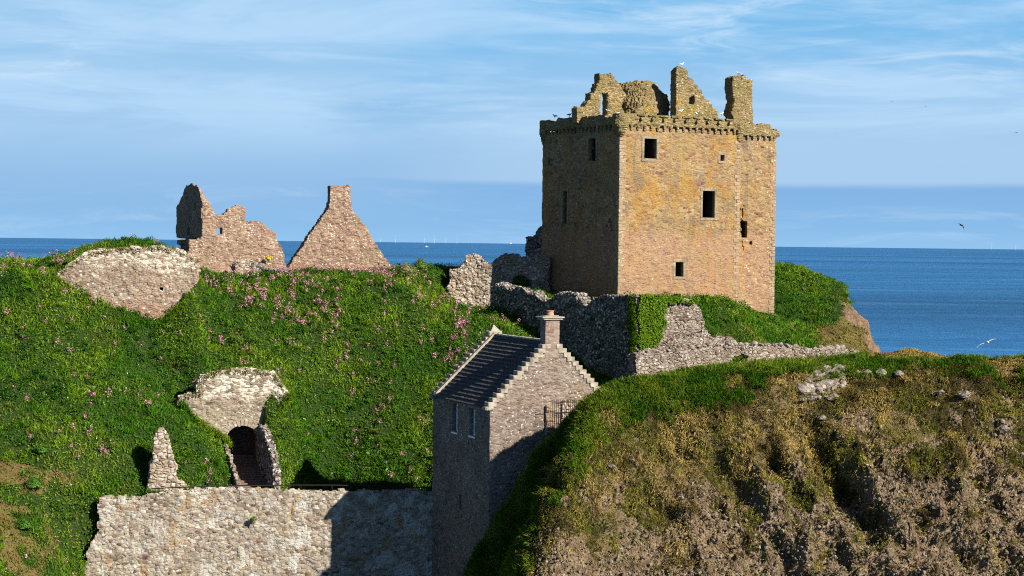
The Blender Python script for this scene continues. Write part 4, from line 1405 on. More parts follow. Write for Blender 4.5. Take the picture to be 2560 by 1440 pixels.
# quoins up the three visible corners
for (cu_, cw_, su) in ((0, 0, 1), (UW, 0, -1), (WU1, WW0, -1)):
    mb = MB()
    z_ = -7.5
    i = 0
    while z_ < (9.0 if cw_ == 0 else 8.6):
        hh = rc.uniform(0.26, 0.36)
        la, lb = ((0.62, 0.34) if i % 2 else (0.36, 0.6))
        x0_, x1_ = (cu_ - 0.03, cu_ + la) if su == 1 else (cu_ - la, cu_ + 0.03)
        mb.box(x0_, x1_, cw_ - 0.03, cw_ + lb, z_ + 0.012, z_ + hh, 0.012, 0.03)
        z_ += hh
        i += 1
    mb.build('corner_quoins', M_quoin, keep, F_keep)

# ------------------------------------------------------------------ gatehouse cottage
house = empty('gatehouse_cottage', F_house, 'narrow grey stone cottage with crow-stepped gables and slate roof beside the cliff', 'house')
zE, GW, HL = -10.83, 8.9, 10.3
zA = zE + 4.22
PH = math.atan2(4.22 + 0.10, GW / 2 + 0.12)
w_holes = [rect_hole(F_house, 1131, 1143, 1010, 1082, True), rect_hole(F_house, 1174, 1187, 1022, 1092, True)]
lowslit = [rect_hole(F_house, 1148, 1152, 1240, 1275, True), rect_hole(F_house, 1112, 1115, 1225, 1262, True)]


def occ_house(U, W, V):
    o = (V < zE)
    inner = (U > 0.8) & (U < GW - 0.8) & (W > 0.8) & (W < HL - 0.8) & (V > -16)
    o = o & ~inner
    for (a, c, d, e) in w_holes + lowslit: o = o & ~((W > a) & (W < c) & (V > d) & (V < e) & (U < 0.9))
    return o & (U > -1)


X_, Q_ = vox(occ_house, (0, GW), (0, HL), (-24, zE), (0.13, 0.13, 0.14), 1, 0.02, 0.5, 11)
X_[:, 2] -= F_house.z0
obj('wall', X_, Q_, M_house, house)
for w0_ in (0.0, HL - 0.7):
    wall('gable', F_house, [(0.02, zE - 0.02), (GW - 0.02, zE - 0.02), (GW / 2, zA + 0.1)], 0.7, M_house, 0.13, (), 0.0, house, 1, 0.015, w0=w0_, topvar=0, seed=12)
    ns = 14
    for sgn in (0, 1):
        for i in range(ns):
            uu = -0.14 + i * 0.295
            if w0_ == 0 and uu > 3.75: continue
            mb = MB()
            zt = zE + (i + 1) * 0.290 + 0.02
            a_, c_ = uu, uu + 0.30 + rc.uniform(0.15, 0.35)
            if sgn: a_, c_ = GW - c_, GW - a_
            if w0_ > 1:
                mb.box(a_, c_, w0_ + 0.02, w0_ + 0.72, zt - 0.31, zt, 0.012, 0.025)
            else:
                mb.box(a_, c_, w0_ - 0.07, w0_ + 0.62, zt - 0.31, zt, 0.012, 0.025)
            mb.build('crow_step', M_step, house, F_house)
# skewputts
for (uu, ww) in ((-0.32, -0.07), (-0.32, HL - 0.68)):
    mb = MB(); mb.box(uu, uu + 0.6, ww, ww + 0.7, zE - 0.25, zE + 0.03, 0.02, 0.06); mb.build('skewputt', M_step, house, F_house)


def slope_pts(s, lift, sgn=0):
    """s = distance along slope from the eave"""
    c, q_ = math.cos(PH), math.sin(PH)
    u = -0.12 + s * c - lift * q_
    v = zE - 0.10 + s * q_ + lift * c
    return ((GW - u) if sgn else u, v)


SL = (GW / 2 + 0.12) / math.cos(PH)
for sgn in (0, 1):
    mb = MB()
    nc_ = 18
    for i in range(nc_):
        s0, s1 = SL * i / nc_ - 0.02, SL * (i + 1) / nc_ + 0.03
        w_ = 0.62 + (0.17 if i % 2 else 0)
        if i % 2: ws = [0.62]
        else: ws = [0.62]
        w_ = 0.62
        first = True
        while w_ < HL - 0.7:
            step = rc.uniform(0.26, 0.40) if not first else rc.uniform(0.12, 0.36)
            first = False
            w2 = min(w_ + step, HL - 0.69)
            l0 = 0.12 + rc.uniform(-0.008, 0.012)
            p0, p1 = slope_pts(s0 + rc.uniform(-0.012, 0.012), l0, sgn), slope_pts(s1, 0.03, sgn)
            q0, q1 = slope_pts(s0, 0.0, sgn), slope_pts(s1, 0.0, sgn)
            V_ = [(p0[0], w_ + 0.006, p0[1]), (p0[0], w2, p0[1]), (p1[0], w2, p1[1]), (p1[0], w_ + 0.006, p1[1]),
                  (q0[0], w_ + 0.006, q0[1]), (q0[0], w2, q0[1]), (q1[0], w2, q1[1]), (q1[0], w_ + 0.006, q1[1])]
            mb.add(V_, [(0, 1, 2, 3), (7, 6, 5, 4), (0, 4, 5, 1), (1, 5, 6, 2), (2, 6, 7, 3), (3, 7, 4, 0)])
            w_ = w2
    mb.build('roof', M_slate, house, F_house)
mb = MB()
w_ = 0.7
while w_ < HL - 0.75:
    w2 = min(w_ + 0.6, HL - 0.7)
    mb.box(GW / 2 - 0.17, GW / 2 + 0.17, w_ + 0.01, w2, zA - 0.02, zA + 0.12, 0.012, 0.04)
    w_ = w2
mb.build('roof_ridge', M_lead, house, F_house)
# raised skews on the inner edge of the far gable
for sgn in (0, 1):
    mb = MB()
    for i in range(8):
        s0, s1 = SL * i / 8 - 0.0, SL * (i + 1) / 8 - 0.012
        a0, a1 = slope_pts(s0, 0.26, sgn), slope_pts(s1, 0.26, sgn)
        q0, q1 = slope_pts(s0, 0.0, sgn), slope_pts(s1, 0.0, sgn)
        w0_, w1_ = HL - 0.98, HL - 0.70
        V_ = [(a0[0], w0_, a0[1]), (a0[0], w1_, a0[1]), (a1[0], w1_, a1[1]), (a1[0], w0_, a1[1]), (q0[0], w0_, q0[1]), (q0[0], w1_, q0[1]), (q1[0], w1_, q1[1]), (q1[0], w0_, q1[1])]
        mb.add(V_, [(0, 1, 2, 3), (7, 6, 5, 4), (0, 4, 5, 1), (1, 5, 6, 2), (2, 6, 7, 3), (3, 7, 4, 0)])
    mb.build('skew', M_cope, house, F_house)
mb = MB()
mb.box(GW / 2 - 0.5, GW / 2 + 0.5, HL - 0.72, HL + 0.02, zA - 0.1, zA + 0.28, 0.02, 0.05)
a_ = 0.36
cx_, cy_, zb_ = GW / 2, HL - 0.35, zA + 0.28
mb.add([(cx_ - a_, cy_ - a_, zb_), (cx_ + a_, cy_ - a_, zb_), (cx_ + a_, cy_ + a_, zb_), (cx_ - a_, cy_ + a_, zb_), (cx_, cy_, zb_ + 0.45)], [(0, 1, 4), (1, 2, 4), (2, 3, 4), (3, 0, 4), (3, 2, 1, 0)])
mb.build('gable_finial', M_cope, house, F_house)
# chimney
ch = wall('chimney', F_house, [(3.87, zA - 1.0), (5.03, zA - 1.0), (5.03, -5.15), (3.87, -5.15)], 0.86, M_chim, 0.12, (), 0.0, house, 1, 0.008, w0=-0.03, topvar=0, seed=14)
mb = MB()
mb.box(3.75, 5.15, -0.14, 0.95, -5.15, -5.03, 0.01, 0.03)
mb.box(3.65, 5.25, -0.20, 1.02, -5.03, -4.92, 0.01, 0.03)
mb.box(3.95, 4.95, 0.05, 0.75, -4.92, -4.85, 0.01, 0.03)
c_ = mb.build('chimney_cap', M_cope, ch, F_house)
mb = MB(); mb.lathe([(0.24, -4.86), (0.25, -4.72), (0.22, -4.70), (0.23, -4.60), (0.26, -4.58), (0.26, -4.53), (0.18, -4.53), (0.16, -4.67)], 4.45, 0.4, 20)
mb.build('chimney_pot', M_pot, ch, F_house, smooth=False)
for (a, c, d, e) in w_holes:
    mb = MB()
    f0, f1 = 0.31, 0.40
    t = 0.15
    mb.box(f0, f1, c - t, c, d, e); mb.box(f0, f1, a, a + t, d, e); mb.box(f0, f1, a + t, c - t, e - t, e); mb.box(f0, f1, a + t, c - t, d, d + t)
    mb.box(f0 + 0.02, f1 - 0.02, a + t, c - t, (d + e) / 2 - 0.03, (d + e) / 2 + 0.03)
    w_o = mb.build('window', M_white, house, F_house)
    mb = MB(); mb.box(f0 + 0.04, f0 + 0.055, a + t, c - t, d + t, e - t)
    mb.build('pane', M_dark, w_o, F_house)
    mb = MB(); mb.box(-0.05, 0.30, a - 0.04, c + 0.06, d - 0.12, d - 0.004, 0.005, 0.015)
    mb.build('sill', M_white, w_o, F_house)

# ------------------------------------------------------------------ walls and ruins
def tagw(o, label, cat, group=None): return setp(o, label, cat, group)


top = [(245, 1250), (268, 1247), (290, 1244), (314, 1241), (318, 1250), (345, 1251), (352, 1241), (372, 1238), (400, 1232), (430, 1229), (475, 1226), (520, 1223), (600, 1224), (700, 1226), (800, 1228), (900, 1229), (1000, 1230), (1090, 1231)]
F_gate_p = F_gate.poly(top + [(1090, 1620), (110, 1620), (170, 1470), (182, 1442), (200, 1425), (214, 1400), (226, 1352), (243, 1340)])
gw = wall('defence_wall', F_gate, F_gate_p, 1.1, M_gate, 0.12, (), 0.13, None, 1, 0.05, seed=41, topvar=0.12)
tagw(gw, 'long pale lichened defence wall with straight top, left of the cottage', 'wall')

F_but = Frame(*P(370, 1200, 134.0)[:2], 12, -20)
bp_ = F_but.poly([(364, 1290), (368, 1215), (375, 1170), (383, 1120), (388, 1092), (395, 1080), (412, 1078), (422, 1092), (430, 1120), (437, 1150), (440, 1185), (452, 1205), (476, 1222), (480, 1290)])
o = wall('ruined_buttress', F_but, bp_, 1.3, M_pale, 0.13, (), 0.16, None, 2, 0.07, seed=43, topvar=0.5, batter=0.10)
tagw(o, 'tapering spike of pale rubble wall standing above the left end of the defence wall', 'ruined wall')

ret_top = [(128, 706), (140, 682), (158, 668), (180, 654), (200, 641), (212, 632), (250, 626), (300, 620), (350, 617), (400, 616), (440, 622), (472, 636), (496, 648), (500, 680), (494, 702), (472, 732), (445, 768), (415, 803), (400, 860), (130, 860)]
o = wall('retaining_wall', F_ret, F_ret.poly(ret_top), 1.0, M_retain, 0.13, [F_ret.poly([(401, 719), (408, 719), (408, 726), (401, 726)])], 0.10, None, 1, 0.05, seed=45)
tagw(o, 'pale stone retaining wall holding up the grassy mound on the left', 'wall')
# pale capping stones of the retaining wall, part of it
mb = MB()
rc2 = random.Random(9)
for i in range(34):
    x_ = 178 + i * 9.2 + rc2.uniform(-2, 2)
    y_ = np.interp(x_, [150, 205, 215, 300, 400, 440, 470, 492], [684, 645, 638, 626, 622, 628, 641, 655])
    u, v = F_ret.uv(x_, y_)
    V_, F_ = boulder((rc2.uniform(0.16, 0.32), 0.25, rc2.uniform(0.12, 0.2)), 200 + i, 2)
    mb.add(V_ + np.array([u, 0.15, v + rc2.uniform(-0.15, 0.05)]), F_.tolist())
mb.build('capping_stones', M_pale, o, F_ret)

# arch wall with passage
arch_poly = F_arch.poly([(440, 1020), (446, 992), (470, 984), (492, 982), (494, 952), (508, 938), (540, 927), (580, 919), (640, 922), (686, 930), (702, 950), (716, 968), (722, 984), (704, 1014), (678, 1044), (668, 1080), (655, 1120), (640, 1300), (560, 1300), (470, 1120)])
ur = 1.17
zs_, zt_ = F_arch.uv(606, 1094)[1], F_arch.uv(606, 1064)[1]
ahole = [(-ur, -19), (-ur, zs_)] + [(-ur * math.cos(t), zs_ + (zt_ - zs_) * math.sin(t)) for t in np.linspace(0.1, math.pi - 0.1, 14)] + [(ur, zs_), (ur, -19)]
arch = empty('archway', F_arch, 'pale stone wall with dark round arch and stairs set into the green slope', 'archway')
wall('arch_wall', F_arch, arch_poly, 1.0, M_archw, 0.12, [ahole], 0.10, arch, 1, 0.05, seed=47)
mb = MB()
nv = 15
for i in range(nv):
    t0, t1 = math.pi * i / nv + 0.012, math.pi * (i + 1) / nv - 0.012
    r0x, r0z, k = ur, (zt_ - zs_), 0.42 + 0.12 * rc2.random()
    q = []
    for w_ in (-0.05, 0.3):
        for (t, kk) in ((t0, 0.005), (t1, 0.005), (t1, k), (t0, k)):
            q.append((-(r0x + kk) * math.cos(t), w_, zs_ + (r0z + kk) * math.sin(t)))
    mb.add(q, [(0, 1, 2, 3), (7, 6, 5, 4), (0, 4, 5, 1), (1, 5, 6, 2), (2, 6, 7, 3), (3, 7, 4, 0)])
mb.build('arch_ring', M_ash, arch, F_arch)
# tunnel lining behind the arch
mb = MB()
q = []
ringp = [(-ur - 0.02, -17.5), (-ur - 0.02, zs_)] + [(-(ur + 0.02) * math.cos(t), zs_ + (zt_ - zs_ + 0.02) * math.sin(t)) for t in np.linspace(0.15, math.pi - 0.15, 10)] + [(ur + 0.02, zs_), (ur + 0.02, -17.5)]
for w_ in (0.6, 3.2):
    q += [(a_, w_, c_) for a_, c_ in ringp]
nr = len(ringp)
Fc = [(i, i + 1, nr + i + 1, nr + i) for i in range(nr - 1)] + [tuple(range(nr, 2 * nr))]
mb.add(q, Fc)
mb.build('tunnel_vault', M_lintern, arch, F_arch)
stairs = empty('staircase', Frame(F_arch.o[0], F_arch.o[1], 16.0, -18.2), 'worn red-brown stone steps climbing into the dark archway', 'stairs')
F_st = Frame(F_arch.o[0], F_arch.o[1], 16.0, -18.2)
nst = 16
for i in range(nst):
    w0_ = -7.6 + i * 0.62
    if w0_ > 2.4: break
    zt2 = float(stair_z(w0_)) + 0.02 + (0.02 if i else 0)
    mb = MB()
    for (a_, c_) in ((-1.16, -0.1 + rc2.uniform(-.4, .4)), (None, 1.16)):
        if a_ is None: a_ = last
        last = c_
        mb.box(a_ + 0.005, c_, w0_, w0_ + 0.72, zt2 - 0.42, zt2 + rc2.uniform(0, 0.02), 0.012, 0.03)
    mb.build('step', M_stair, stairs, F_st)


def side_wall(name, u0_, u1_, tops, mat, label, seed):
    def occ(U, W, V):
        t = np.interp(W, [q_[0] for q_ in tops], [q_[1] for q_ in tops])
        return V < t + fbm(U, W, 0 * U, 0.6, 3, seed) * 0.2
    X_, Q_ = vox(occ, (u0_, u1_), (tops[0][0], tops[-1][0]), (-19, -13.2), 0.13, 2, 0.07, 0.3, seed)
    X_[:, 2] -= F_st.z0
    o = obj(name, X_, Q_, mat)
    F_st.place(o)
    return setp(o, label, 'wall')


side_wall('passage_wall', 1.17, 1.75, [(-7.7, -16.9), (-6.0, -15.6), (-3.0, -14.5), (-0.06, -14.0)], M_shade, 'shaded rubble wall along the right side of the stair passage', 52)
side_wall('passage_wall', -1.5, -1.17, [(-7.7, -17.6), (-6.0, -17.0), (-3.0, -16.1), (-0.06, -15.3)], M_low, 'low pale rubble wall along the left side of the stair passage', 53)

# curtain wall below the keep (shaded side)
cp_ = F_cur.poly([(1228, 716), (1240, 710), (1262, 712), (1300, 722), (1335, 733), (1344, 746), (1375, 749), (1386, 736), (1410, 732), (1440, 734), (1452, 746), (1462, 762), (1476, 752), (1484, 742), (1520, 738), (1560, 742), (1590, 745), (1592, 1120), (1450, 1040), (1228, 840)])
o = wall('curtain_wall', F_cur, cp_, -1.1, M_shade, 0.13, (), 0.18, None, 2, 0.09, seed=55)
tagw(o, 'shaded dark rubble curtain wall with notched top below the keep', 'wall')
F_cl = Frame(9.80, 151.95, 24.0, -11)
cl_ = F_cl.poly([(1590, 1120), (1590, 742), (1620, 746), (1680, 752), (1738, 750), (1748, 770), (1758, 790), (1764, 815), (1775, 840), (1800, 852), (1830, 858), (1850, 1000)])
o = wall('curtain_wall', F_cl, cl_, 1.0, M_low, 0.13, (), 0.15, None, 2, 0.07, seed=57)
tagw(o, 'sunlit broken curtain wall end right of the ivy, under the keep', 'wall')
F_rb = Frame(*P(1600, 890, 146.0)[:2], 26.0, -11)
rb = F_rb.poly([(1604, 960), (1606, 886), (1630, 872), (1670, 862), (1700, 852), (1745, 850), (1765, 842), (1790, 838), (1815, 848), (1850, 852), (1880, 862), (1900, 890), (1900, 960)])
o = wall('rubble_bank', F_rb, rb, 1.6, M_low, 0.13, (), 0.22, None, 2, 0.12, seed=59, topvar=0.5, batter=0.25)
tagw(o, 'pale collapsed rubble bank between low wall and ivy corner', 'rubble')

F_low = Frame(*P(1592, 900, 133.0)[:2], 34.0, -10)
lp = F_low.poly([(1590, 1010), (1592, 890), (1610, 884), (1650, 880), (1700, 872), (1750, 866), (1800, 860), (1850, 860), (1900, 862), (1960, 864), (2000, 870), (2040, 878), (2060, 872), (2085, 868), (2112, 868), (2140, 880), (2156, 886), (2160, 960), (2000, 1010)])
lh = F_low.poly([(1832, 898), (1842, 890), (1858, 886), (1872, 892), (1866, 906), (1848, 910), (1836, 908)])
o = wall('low_wall', F_low, lp, 0.85, M_low, 0.12, [lh], 0.12, None, 2, 0.08, seed=61)
tagw(o, 'long low pale rubble wall behind the cliff top, with a small hole', 'wall')
mb = MB()
for i in range(60):
    x_ = 1598 + i * 9.3 + rc2.uniform(-3, 3)
    y_ = np.interp(x_, [1592, 1650, 1700, 1750, 1800, 1900, 1960, 2000, 2040, 2060, 2112, 2140, 2156], [890, 880, 872, 866, 860, 862, 864, 870, 878, 872, 868, 880, 886])
    u, v = F_low.uv(x_, y_)
    s_ = rc2.uniform(0.10, 0.24) * (1.3 if x_ > 2040 else 1)
    V_, F_ = boulder((s_ * 1.3, 0.28, s_), 300 + i, 2)
    mb.add(V_ + np.array([u, 0.3 + rc2.uniform(-0.2, 0.2), v + rc2.uniform(-0.05, 0.05)]), F_.tolist())
mb.build('capping_stones', M_bould, o, F_low)

# ruined wall behind the curtain, half in the keep's shadow
F_st2 = Frame(*P(1122, 700, 173.2)[:2], 4.0, -7)
sp_ = F_st2.poly([(1120, 800), (1122, 700), (1126, 676), (1148, 668), (1160, 658), (1163, 642), (1190, 640), (1204, 644), (1216, 655), (1226, 662), (1240, 648), (1262, 640), (1290, 636), (1310, 644), (1330, 642), (1372, 640), (1372, 800)])
o = wall('ruined_wall', F_st2, sp_, 1.2, M_pale, 0.13, [F_st2.poly([(1283, 696), (1292, 689), (1312, 688), (1330, 700), (1330, 716), (1283, 716)])], 0.18, None, 2, 0.10, seed=63)
tagw(o, 'ruined rubble wall left of the keep, sunlit end and shaded doorway', 'ruined wall')
F_st3 = Frame(*P(1350, 650, 178.0)[:2], 118.0, -7)
o = wall('ruined_wall', F_st3, F_st3.poly([(1356, 760), (1356, 566), (1345, 572), (1338, 586), (1326, 592), (1314, 600), (1312, 640), (1312, 760)]), -1.4, M_shade, 0.14, (), 0.2, None, 2, 0.1, seed=65)
tagw(o, 'dark broken wall stump clinging to the far left corner of the keep', 'ruined wall')

# ruined tower house on the left skyline
F_th = Frame(*P(505, 600, 168.0)[:2], 22.0, -5)
th = empty('ruined_tower_house', F_th, 'roofless ruined tower house with dark turret on the left skyline', 'ruin')
tp = F_th.poly([(503, 470 + 130), (503, 500), (512, 502), (520, 514), (530, 522), (541, 536), (560, 536), (570, 528), (572, 520), (580, 518), (596, 515), (612, 516), (612, 553), (640, 551), (655, 556), (672, 567), (690, 582), (696, 603), (706, 622), (714, 640), (714, 720), (470, 720), (470, 600)])
wall('wall', F_th, tp, 1.0, M_ruin, 0.13, [F_th.poly([(542, 571), (556, 571), (556, 586), (542, 586)])], 0.10, th, 1, 0.05, seed=67)
dwn = [rect_hole(F_th, 484, 490, 508, 527, True), rect_hole(F_th, 467, 475, 570, 589, True)]
wE = F_th.wv(440, 560)[0]
sprof = [F_th.wv(*q_) for q_ in ((440, 512), (447, 506), (450, 496), (456, 486), (460, 470), (466, 462), (478, 458), (492, 460), (497, 472), (500, 484), (505, 498))]
sprof = sorted(sprof)
zbt = F_th.wv(505, 600)[1]


def occ_tur(U, W, V):
    t = np.interp(W, [q_[0] for q_ in sprof], [q_[1] for q_ in sprof]) + fbm(U, W, V, 0.6, 2, 69) * 0.15 - U * 1.4
    zb = zbt + 0.1 - 0 * U
    o = (V < t) & (V > zb - 0.2 * np.floor(3 * sstep(-(W - wE / 2) ** 2 + 0 * V, -4, 0)))
    for (a, c, d, e) in dwn: o = o & ~((W > a) & (W < c) & (V > d) & (V < e) & (U < 0.6))
    return o


X_, Q_ = vox(occ_tur, (0, 1.3), (0.0, wE), (zbt - 0.8, 6.5), 0.12, 1, 0.06, 0.35, 70)
X_[:, 2] -= F_th.z0
tur = obj('turret', X_, Q_, M_ruin, th)
for (a, c, d, e) in dwn:
    mb = MB()
    mb.box(-0.04, 0.15, a - 0.15, a, d, e, 0.01); mb.box(-0.04, 0.15, c, c + 0.15, d, e, 0.01); mb.box(-0.045, 0.15, a - 0.15, c + 0.15, d - 0.15, d, 0.01)
    mb.build('window_surround', M_surr, tur, F_th)
mb = MB()
mb.lathe([(1.15, -6.0), (1.15, zbt - 0.9), (1.3, zbt - 0.8), (1.32, zbt - 0.5), (1.6, zbt - 0.4), (1.6, zbt - 0.1), (1.6, zbt)], 0.55, wE * 0.48, 26)
mb.V = [v + fbm(v[:, 0], v[:, 1], v[:, 2], 0.4, 2, 5)[:, None] * 0.08 for v in mb.V]
mb.build('turret_base', M_ruin, th, F_th)

F_rg = Frame(*P(716, 670, 175.5)[:2], 18.0, -5)
rgp = F_rg.poly([(716, 720), (716, 676), (728, 656), (742, 636), (757, 612), (772, 588), (787, 566), (802, 545), (815, 528), (824, 515), (826, 497), (826, 463), (877, 463), (877, 497), (879, 512), (884, 528), (897, 545), (912, 563), (926, 585), (940, 610), (955, 632), (968, 650), (983, 668), (992, 680), (992, 720)])
o = wall('ruined_gable', F_rg, rgp, 1.25, M_ruin, 0.12, (), 0.09, None, 1, 0.05, seed=71, topvar=0.05)
tagw(o, 'freestanding steep ruined gable with square chimney on the skyline', 'ruin')

F_bl = Frame(*P(580, 670, 166.0)[:2], 24.0, -5)
o = wall('ruined_wall', F_bl, F_bl.poly([(590, 700), (592, 662), (600, 650), (625, 652), (640, 657), (650, 668), (652, 700)]), 1.5, M_pale, 0.13, (), 0.15, None, 2, 0.1, seed=73)
tagw(o, 'small pale ruined wall block in front of the tower house', 'ruined wall')
mb = MB()
for i, (x_, y_, s_) in enumerate(((636, 664, 0.5), (652, 664, 0.45), (662, 672, 0.4), (676, 674, 0.35), (688, 676, 0.3), (700, 677, 0.35), (712, 674, 0.4))):
    c_ = P(x_, y_, 165.0)
    s_ *= 0.7
    V_, F_ = boulder((s_ * 1.3, s_, s_ * 0.9), 400 + i, 3, 0.15)
    o = obj('boulder', V_ , F_, M_bould)
    o.location = c_
    setp(o, ['squarish fallen boulder right of the small pale wall block', 'boulder second from the small wall block, on the hill crest', 'grey boulder midway between wall block and skyline gable', 'low boulder on the crest in front of the tower house', 'small flat boulder on the crest, third before the gable', 'boulder on the crest just left of the gable foot', 'boulder against the left foot of the skyline gable'][i], 'boulder', 'boulders along the hill crest')

# old masonry showing through the cliff face
def on_cliff(px, py):
    best = None
    d = P(px, py, 1.0)
    for Yv in np.arange(112, 132, 0.1):
        q_ = d * Yv
        if fcf(np.array([q_[0]]), np.array([q_[1]]))[0] > q_[2]: return q_
    return d * 121


mb = MB()
rc3 = random.Random(5)
spots_ = []
for i in range(120):
    t = rc3.random()
    px_, py_ = rc3.uniform(1990, 2110), rc3.uniform(915, 1000)
    if py_ < 955 and px_ < 2005 + (955 - py_): continue
    if py_ > 970 and px_ > 2095: continue
    if px_ < 2008 or (py_ < 935 and px_ < 2060): continue
    spots_.append((px_, py_))
base = on_cliff(2050, 960)
for i, (px_, py_, s_) in enumerate(((2045, 975, 0.9), (2075, 975, 0.9), (2085, 945, 0.8), (2060, 940, 0.7), (2100, 930, 0.6), (2020, 980, 0.8))):
    V_, F_ = boulder((s_, 0.3, s_ * 0.7), 700 + i, 3)
    mb.add(V_ + (on_cliff(px_, py_) - base) + np.array([0, 0.22, 0]), F_.tolist())
for i, (px_, py_) in enumerate(spots_):
    c_ = on_cliff(px_, py_) - base
    s_ = rc3.uniform(0.10, 0.24)
    V_, F_ = boulder((s_ * 1.4, s_, s_ * 0.7), 500 + i, 2)
    mb.add(V_ + c_ + np.array([0, -0.12, 0.02]), F_.tolist())
o = mb.build('masonry_patch', M_bould)
o.location = base
setp(o, 'patch of old pale wall stones exposed in the cliff face near its top', 'wall remains')
for i, (px_, py_, s_, lb) in enumerate(((2140, 931, 0.34, 'leftmost grey boulder of the row on the cliff edge'), (2165, 929, 0.38, 'grey boulder second from left on the cliff edge'), (2203, 930, 0.46, 'largest rounded grey boulder in the row on the cliff edge'),
                                        (2245, 935, 0.40, 'rightmost flat boulder of the row on the cliff edge'), (2110, 925, 0.30, 'small boulder above the exposed wall stones'), (2412, 985, 0.45, 'layered dark rock ledge jutting out at the right of the cliff'),
                                        (2350, 980, 0.3, 'small pale rock left of the layered ledge'), (2055, 1045, 0.35, 'pinkish rock below the exposed wall stones'), (1860, 1060, 0.28, 'small pale rock in tan grass, mid cliff'),
                                        (1530, 1165, 0.28, 'pale rock in the tan grass near the left edge of the cliff'), (1580, 1150, 0.22, 'small pale rock right of its neighbour near the cliff left edge'), (2510, 1070, 0.4, 'grey rock outcrop near the right frame edge'))):
    c_ = on_cliff(px_, py_)
    s_ *= 0.7
    V_, F_ = boulder((s_ * 1.35, s_, s_ * 0.75), 600 + i)
    o = obj('boulder', V_, F_, M_bould)
    o.location = c_ + np.array([0, -0.15, 0])
    setp(o, lb, 'boulder', 'rocks standing out of the cliff')

# ------------------------------------------------------------------ ivy
def ivy(name, F, regs, n, label, seed):
    rg = np.random.default_rng(seed)
    P_, N_ = [], []
    for (fn, nrm, k) in regs:
        q = fn(rg, int(n * k))
        P_.append(q); N_.append(np.repeat([nrm], len(q), 0))
    p = np.concatenate(P_); nr = np.concatenate(N_)
    p = p + nr * (rg.random((len(p), 1)) ** 2 * 0.28 + 0.10 * (fbm(p[:, 0], p[:, 1], p[:, 2], 0.6, 3, seed)[:, None] + 1))
    c = mixc((0.040, 0.100, 0.004), (0.115, 0.200, 0.008), rg.random(len(p))) * rg.uniform(0.7, 1.3, (len(p), 1))
    lc = F.world(0, 0, F.z0)
    stuff(name, [leaves(p, nr, rg.uniform(0.09, 0.17, len(p)), c, seed, 1.2, 0.9)], M_leaf, label, 'ivy', kind=None, loc=lc)


def rp(F, poly, side=None):
    us = [q_[0] for q_ in poly]; vs = [q_[1] for q_ in poly]

    def fn(rg, n):
        out = np.zeros((0, 2))
        while len(out) < n:
            q = np.stack([rg.uniform(min(us), max(us), n * 2), rg.uniform(min(vs), max(vs), n * 2)], 1)
            wob = fbm(q[:, 0], q[:, 1], 0, 0.7, 4, 7, 0.7) * 0.75
            out = np.concatenate([out, q[pip(poly, q[:, 0] + wob, q[:, 1] + wob)]])
        out = out[:n]
        return F.o + np.outer(out[:, 0], F.u) + np.outer(out[:, 1], [0, 0, 1.0])
    return fn


ivy_poly = F_cl.poly([(1592, 738), (1605, 736), (1650, 740), (1664, 752), (1662, 800), (1655, 840), (1640, 862), (1625, 875), (1604, 900), (1592, 930)])
ivy_side = F_cur.poly([(1572, 745), (1594, 738), (1594, 925), (1582, 900), (1578, 800)])
ivy('ivy', F_cl, [(rp(F_cl, ivy_poly), -F_cl.w, 1.0), (rp(F_cur, ivy_side), F_cur.w, 0.35)], 9000, 'bright yellow-green ivy curtain hanging down the corner of the wall', 5)
ivy_top = F_cl.poly([(1655, 742), (1700, 744), (1742, 745), (1745, 758), (1700, 758), (1660, 760)])
ivy('ivy', F_cl, [(rp(F_cl, ivy_top), -F_cl.w, 1.0)], 900, 'thin strip of ivy creeping along the top of the sunlit wall', 6)


# ------------------------------------------------------------------ shrubs
def shrub(c, r, n, cols, label, seed, name='shrub'):
    rg = np.random.default_rng(seed)
    c = np.array(c)
    root = bpy.data.objects.new(name, None); COL.objects.link(root); root.location = c
    setp(root, label, 'shrub')
    d = unit(rg.normal(size=(n, 3)))
    d[:, 2] = np.abs(d[:, 2])
    rad = 1 + fbm(d[:, 0] * 2 + seed, d[:, 1] * 2, d[:, 2] * 2, 0.7, 3, seed) * 0.6
    p = d * (rg.random((n, 1)) ** 0.35) * rad[:, None] * np.array(r)
    col = mixc(cols[0], cols[1], rg.random(n)) * rg.uniform(0.6, 1.4, (n, 1))
    o = stuff('foliage', [leaves(p, d, rg.uniform(0.07, 0.15, n), col, seed)], M_leaf, None, None, root, kind=None)
    mb = MB()
    for k in range(9):
        t = rg.normal(size=3) * 0.5
        mb.tube((0, 0, -0.3), (t[0] * r[0], t[1] * r[1], r[2] * 0.8), 0.025, 0.008, 5)
    mb.build('stems', M_stair, root)


shrub(P(1015, 680, 166), (0.9, 0.8, 0.75), 1600, ((0.14, 0.16, 0.06), (0.24, 0.24, 0.11)), 'pale olive bush at the right foot of the skyline gable', 11)
shrub(P(1050, 668, 171), (0.7, 0.7, 0.8), 1200, ((0.05, 0.12, 0.02), (0.11, 0.2, 0.03)), 'dark green bush on the crest right of the olive bush', 12)
shrub(P(672, 648, 169.6), (0.35, 0.25, 0.3), 350, ((0.55, 0.45, 0.02), (0.65, 0.55, 0.04)), 'yellow flowering clump on the tower house wall', 15)
shrub(P(1915, 830, 168), (1.6, 1.2, 0.8), 2800, ((0.05, 0.15, 0.015), (0.10, 0.22, 0.03)), 'leafy green bush on the slope under the stair wing', 16)
shrub(P(634, 1300, 132.75) * np.array([1, 1, 1]), (0.28, 0.2, 0.22), 220, ((0.06, 0.14, 0.02), (0.12, 0.2, 0.03)), 'small green tuft growing out of the defence wall face', 17)
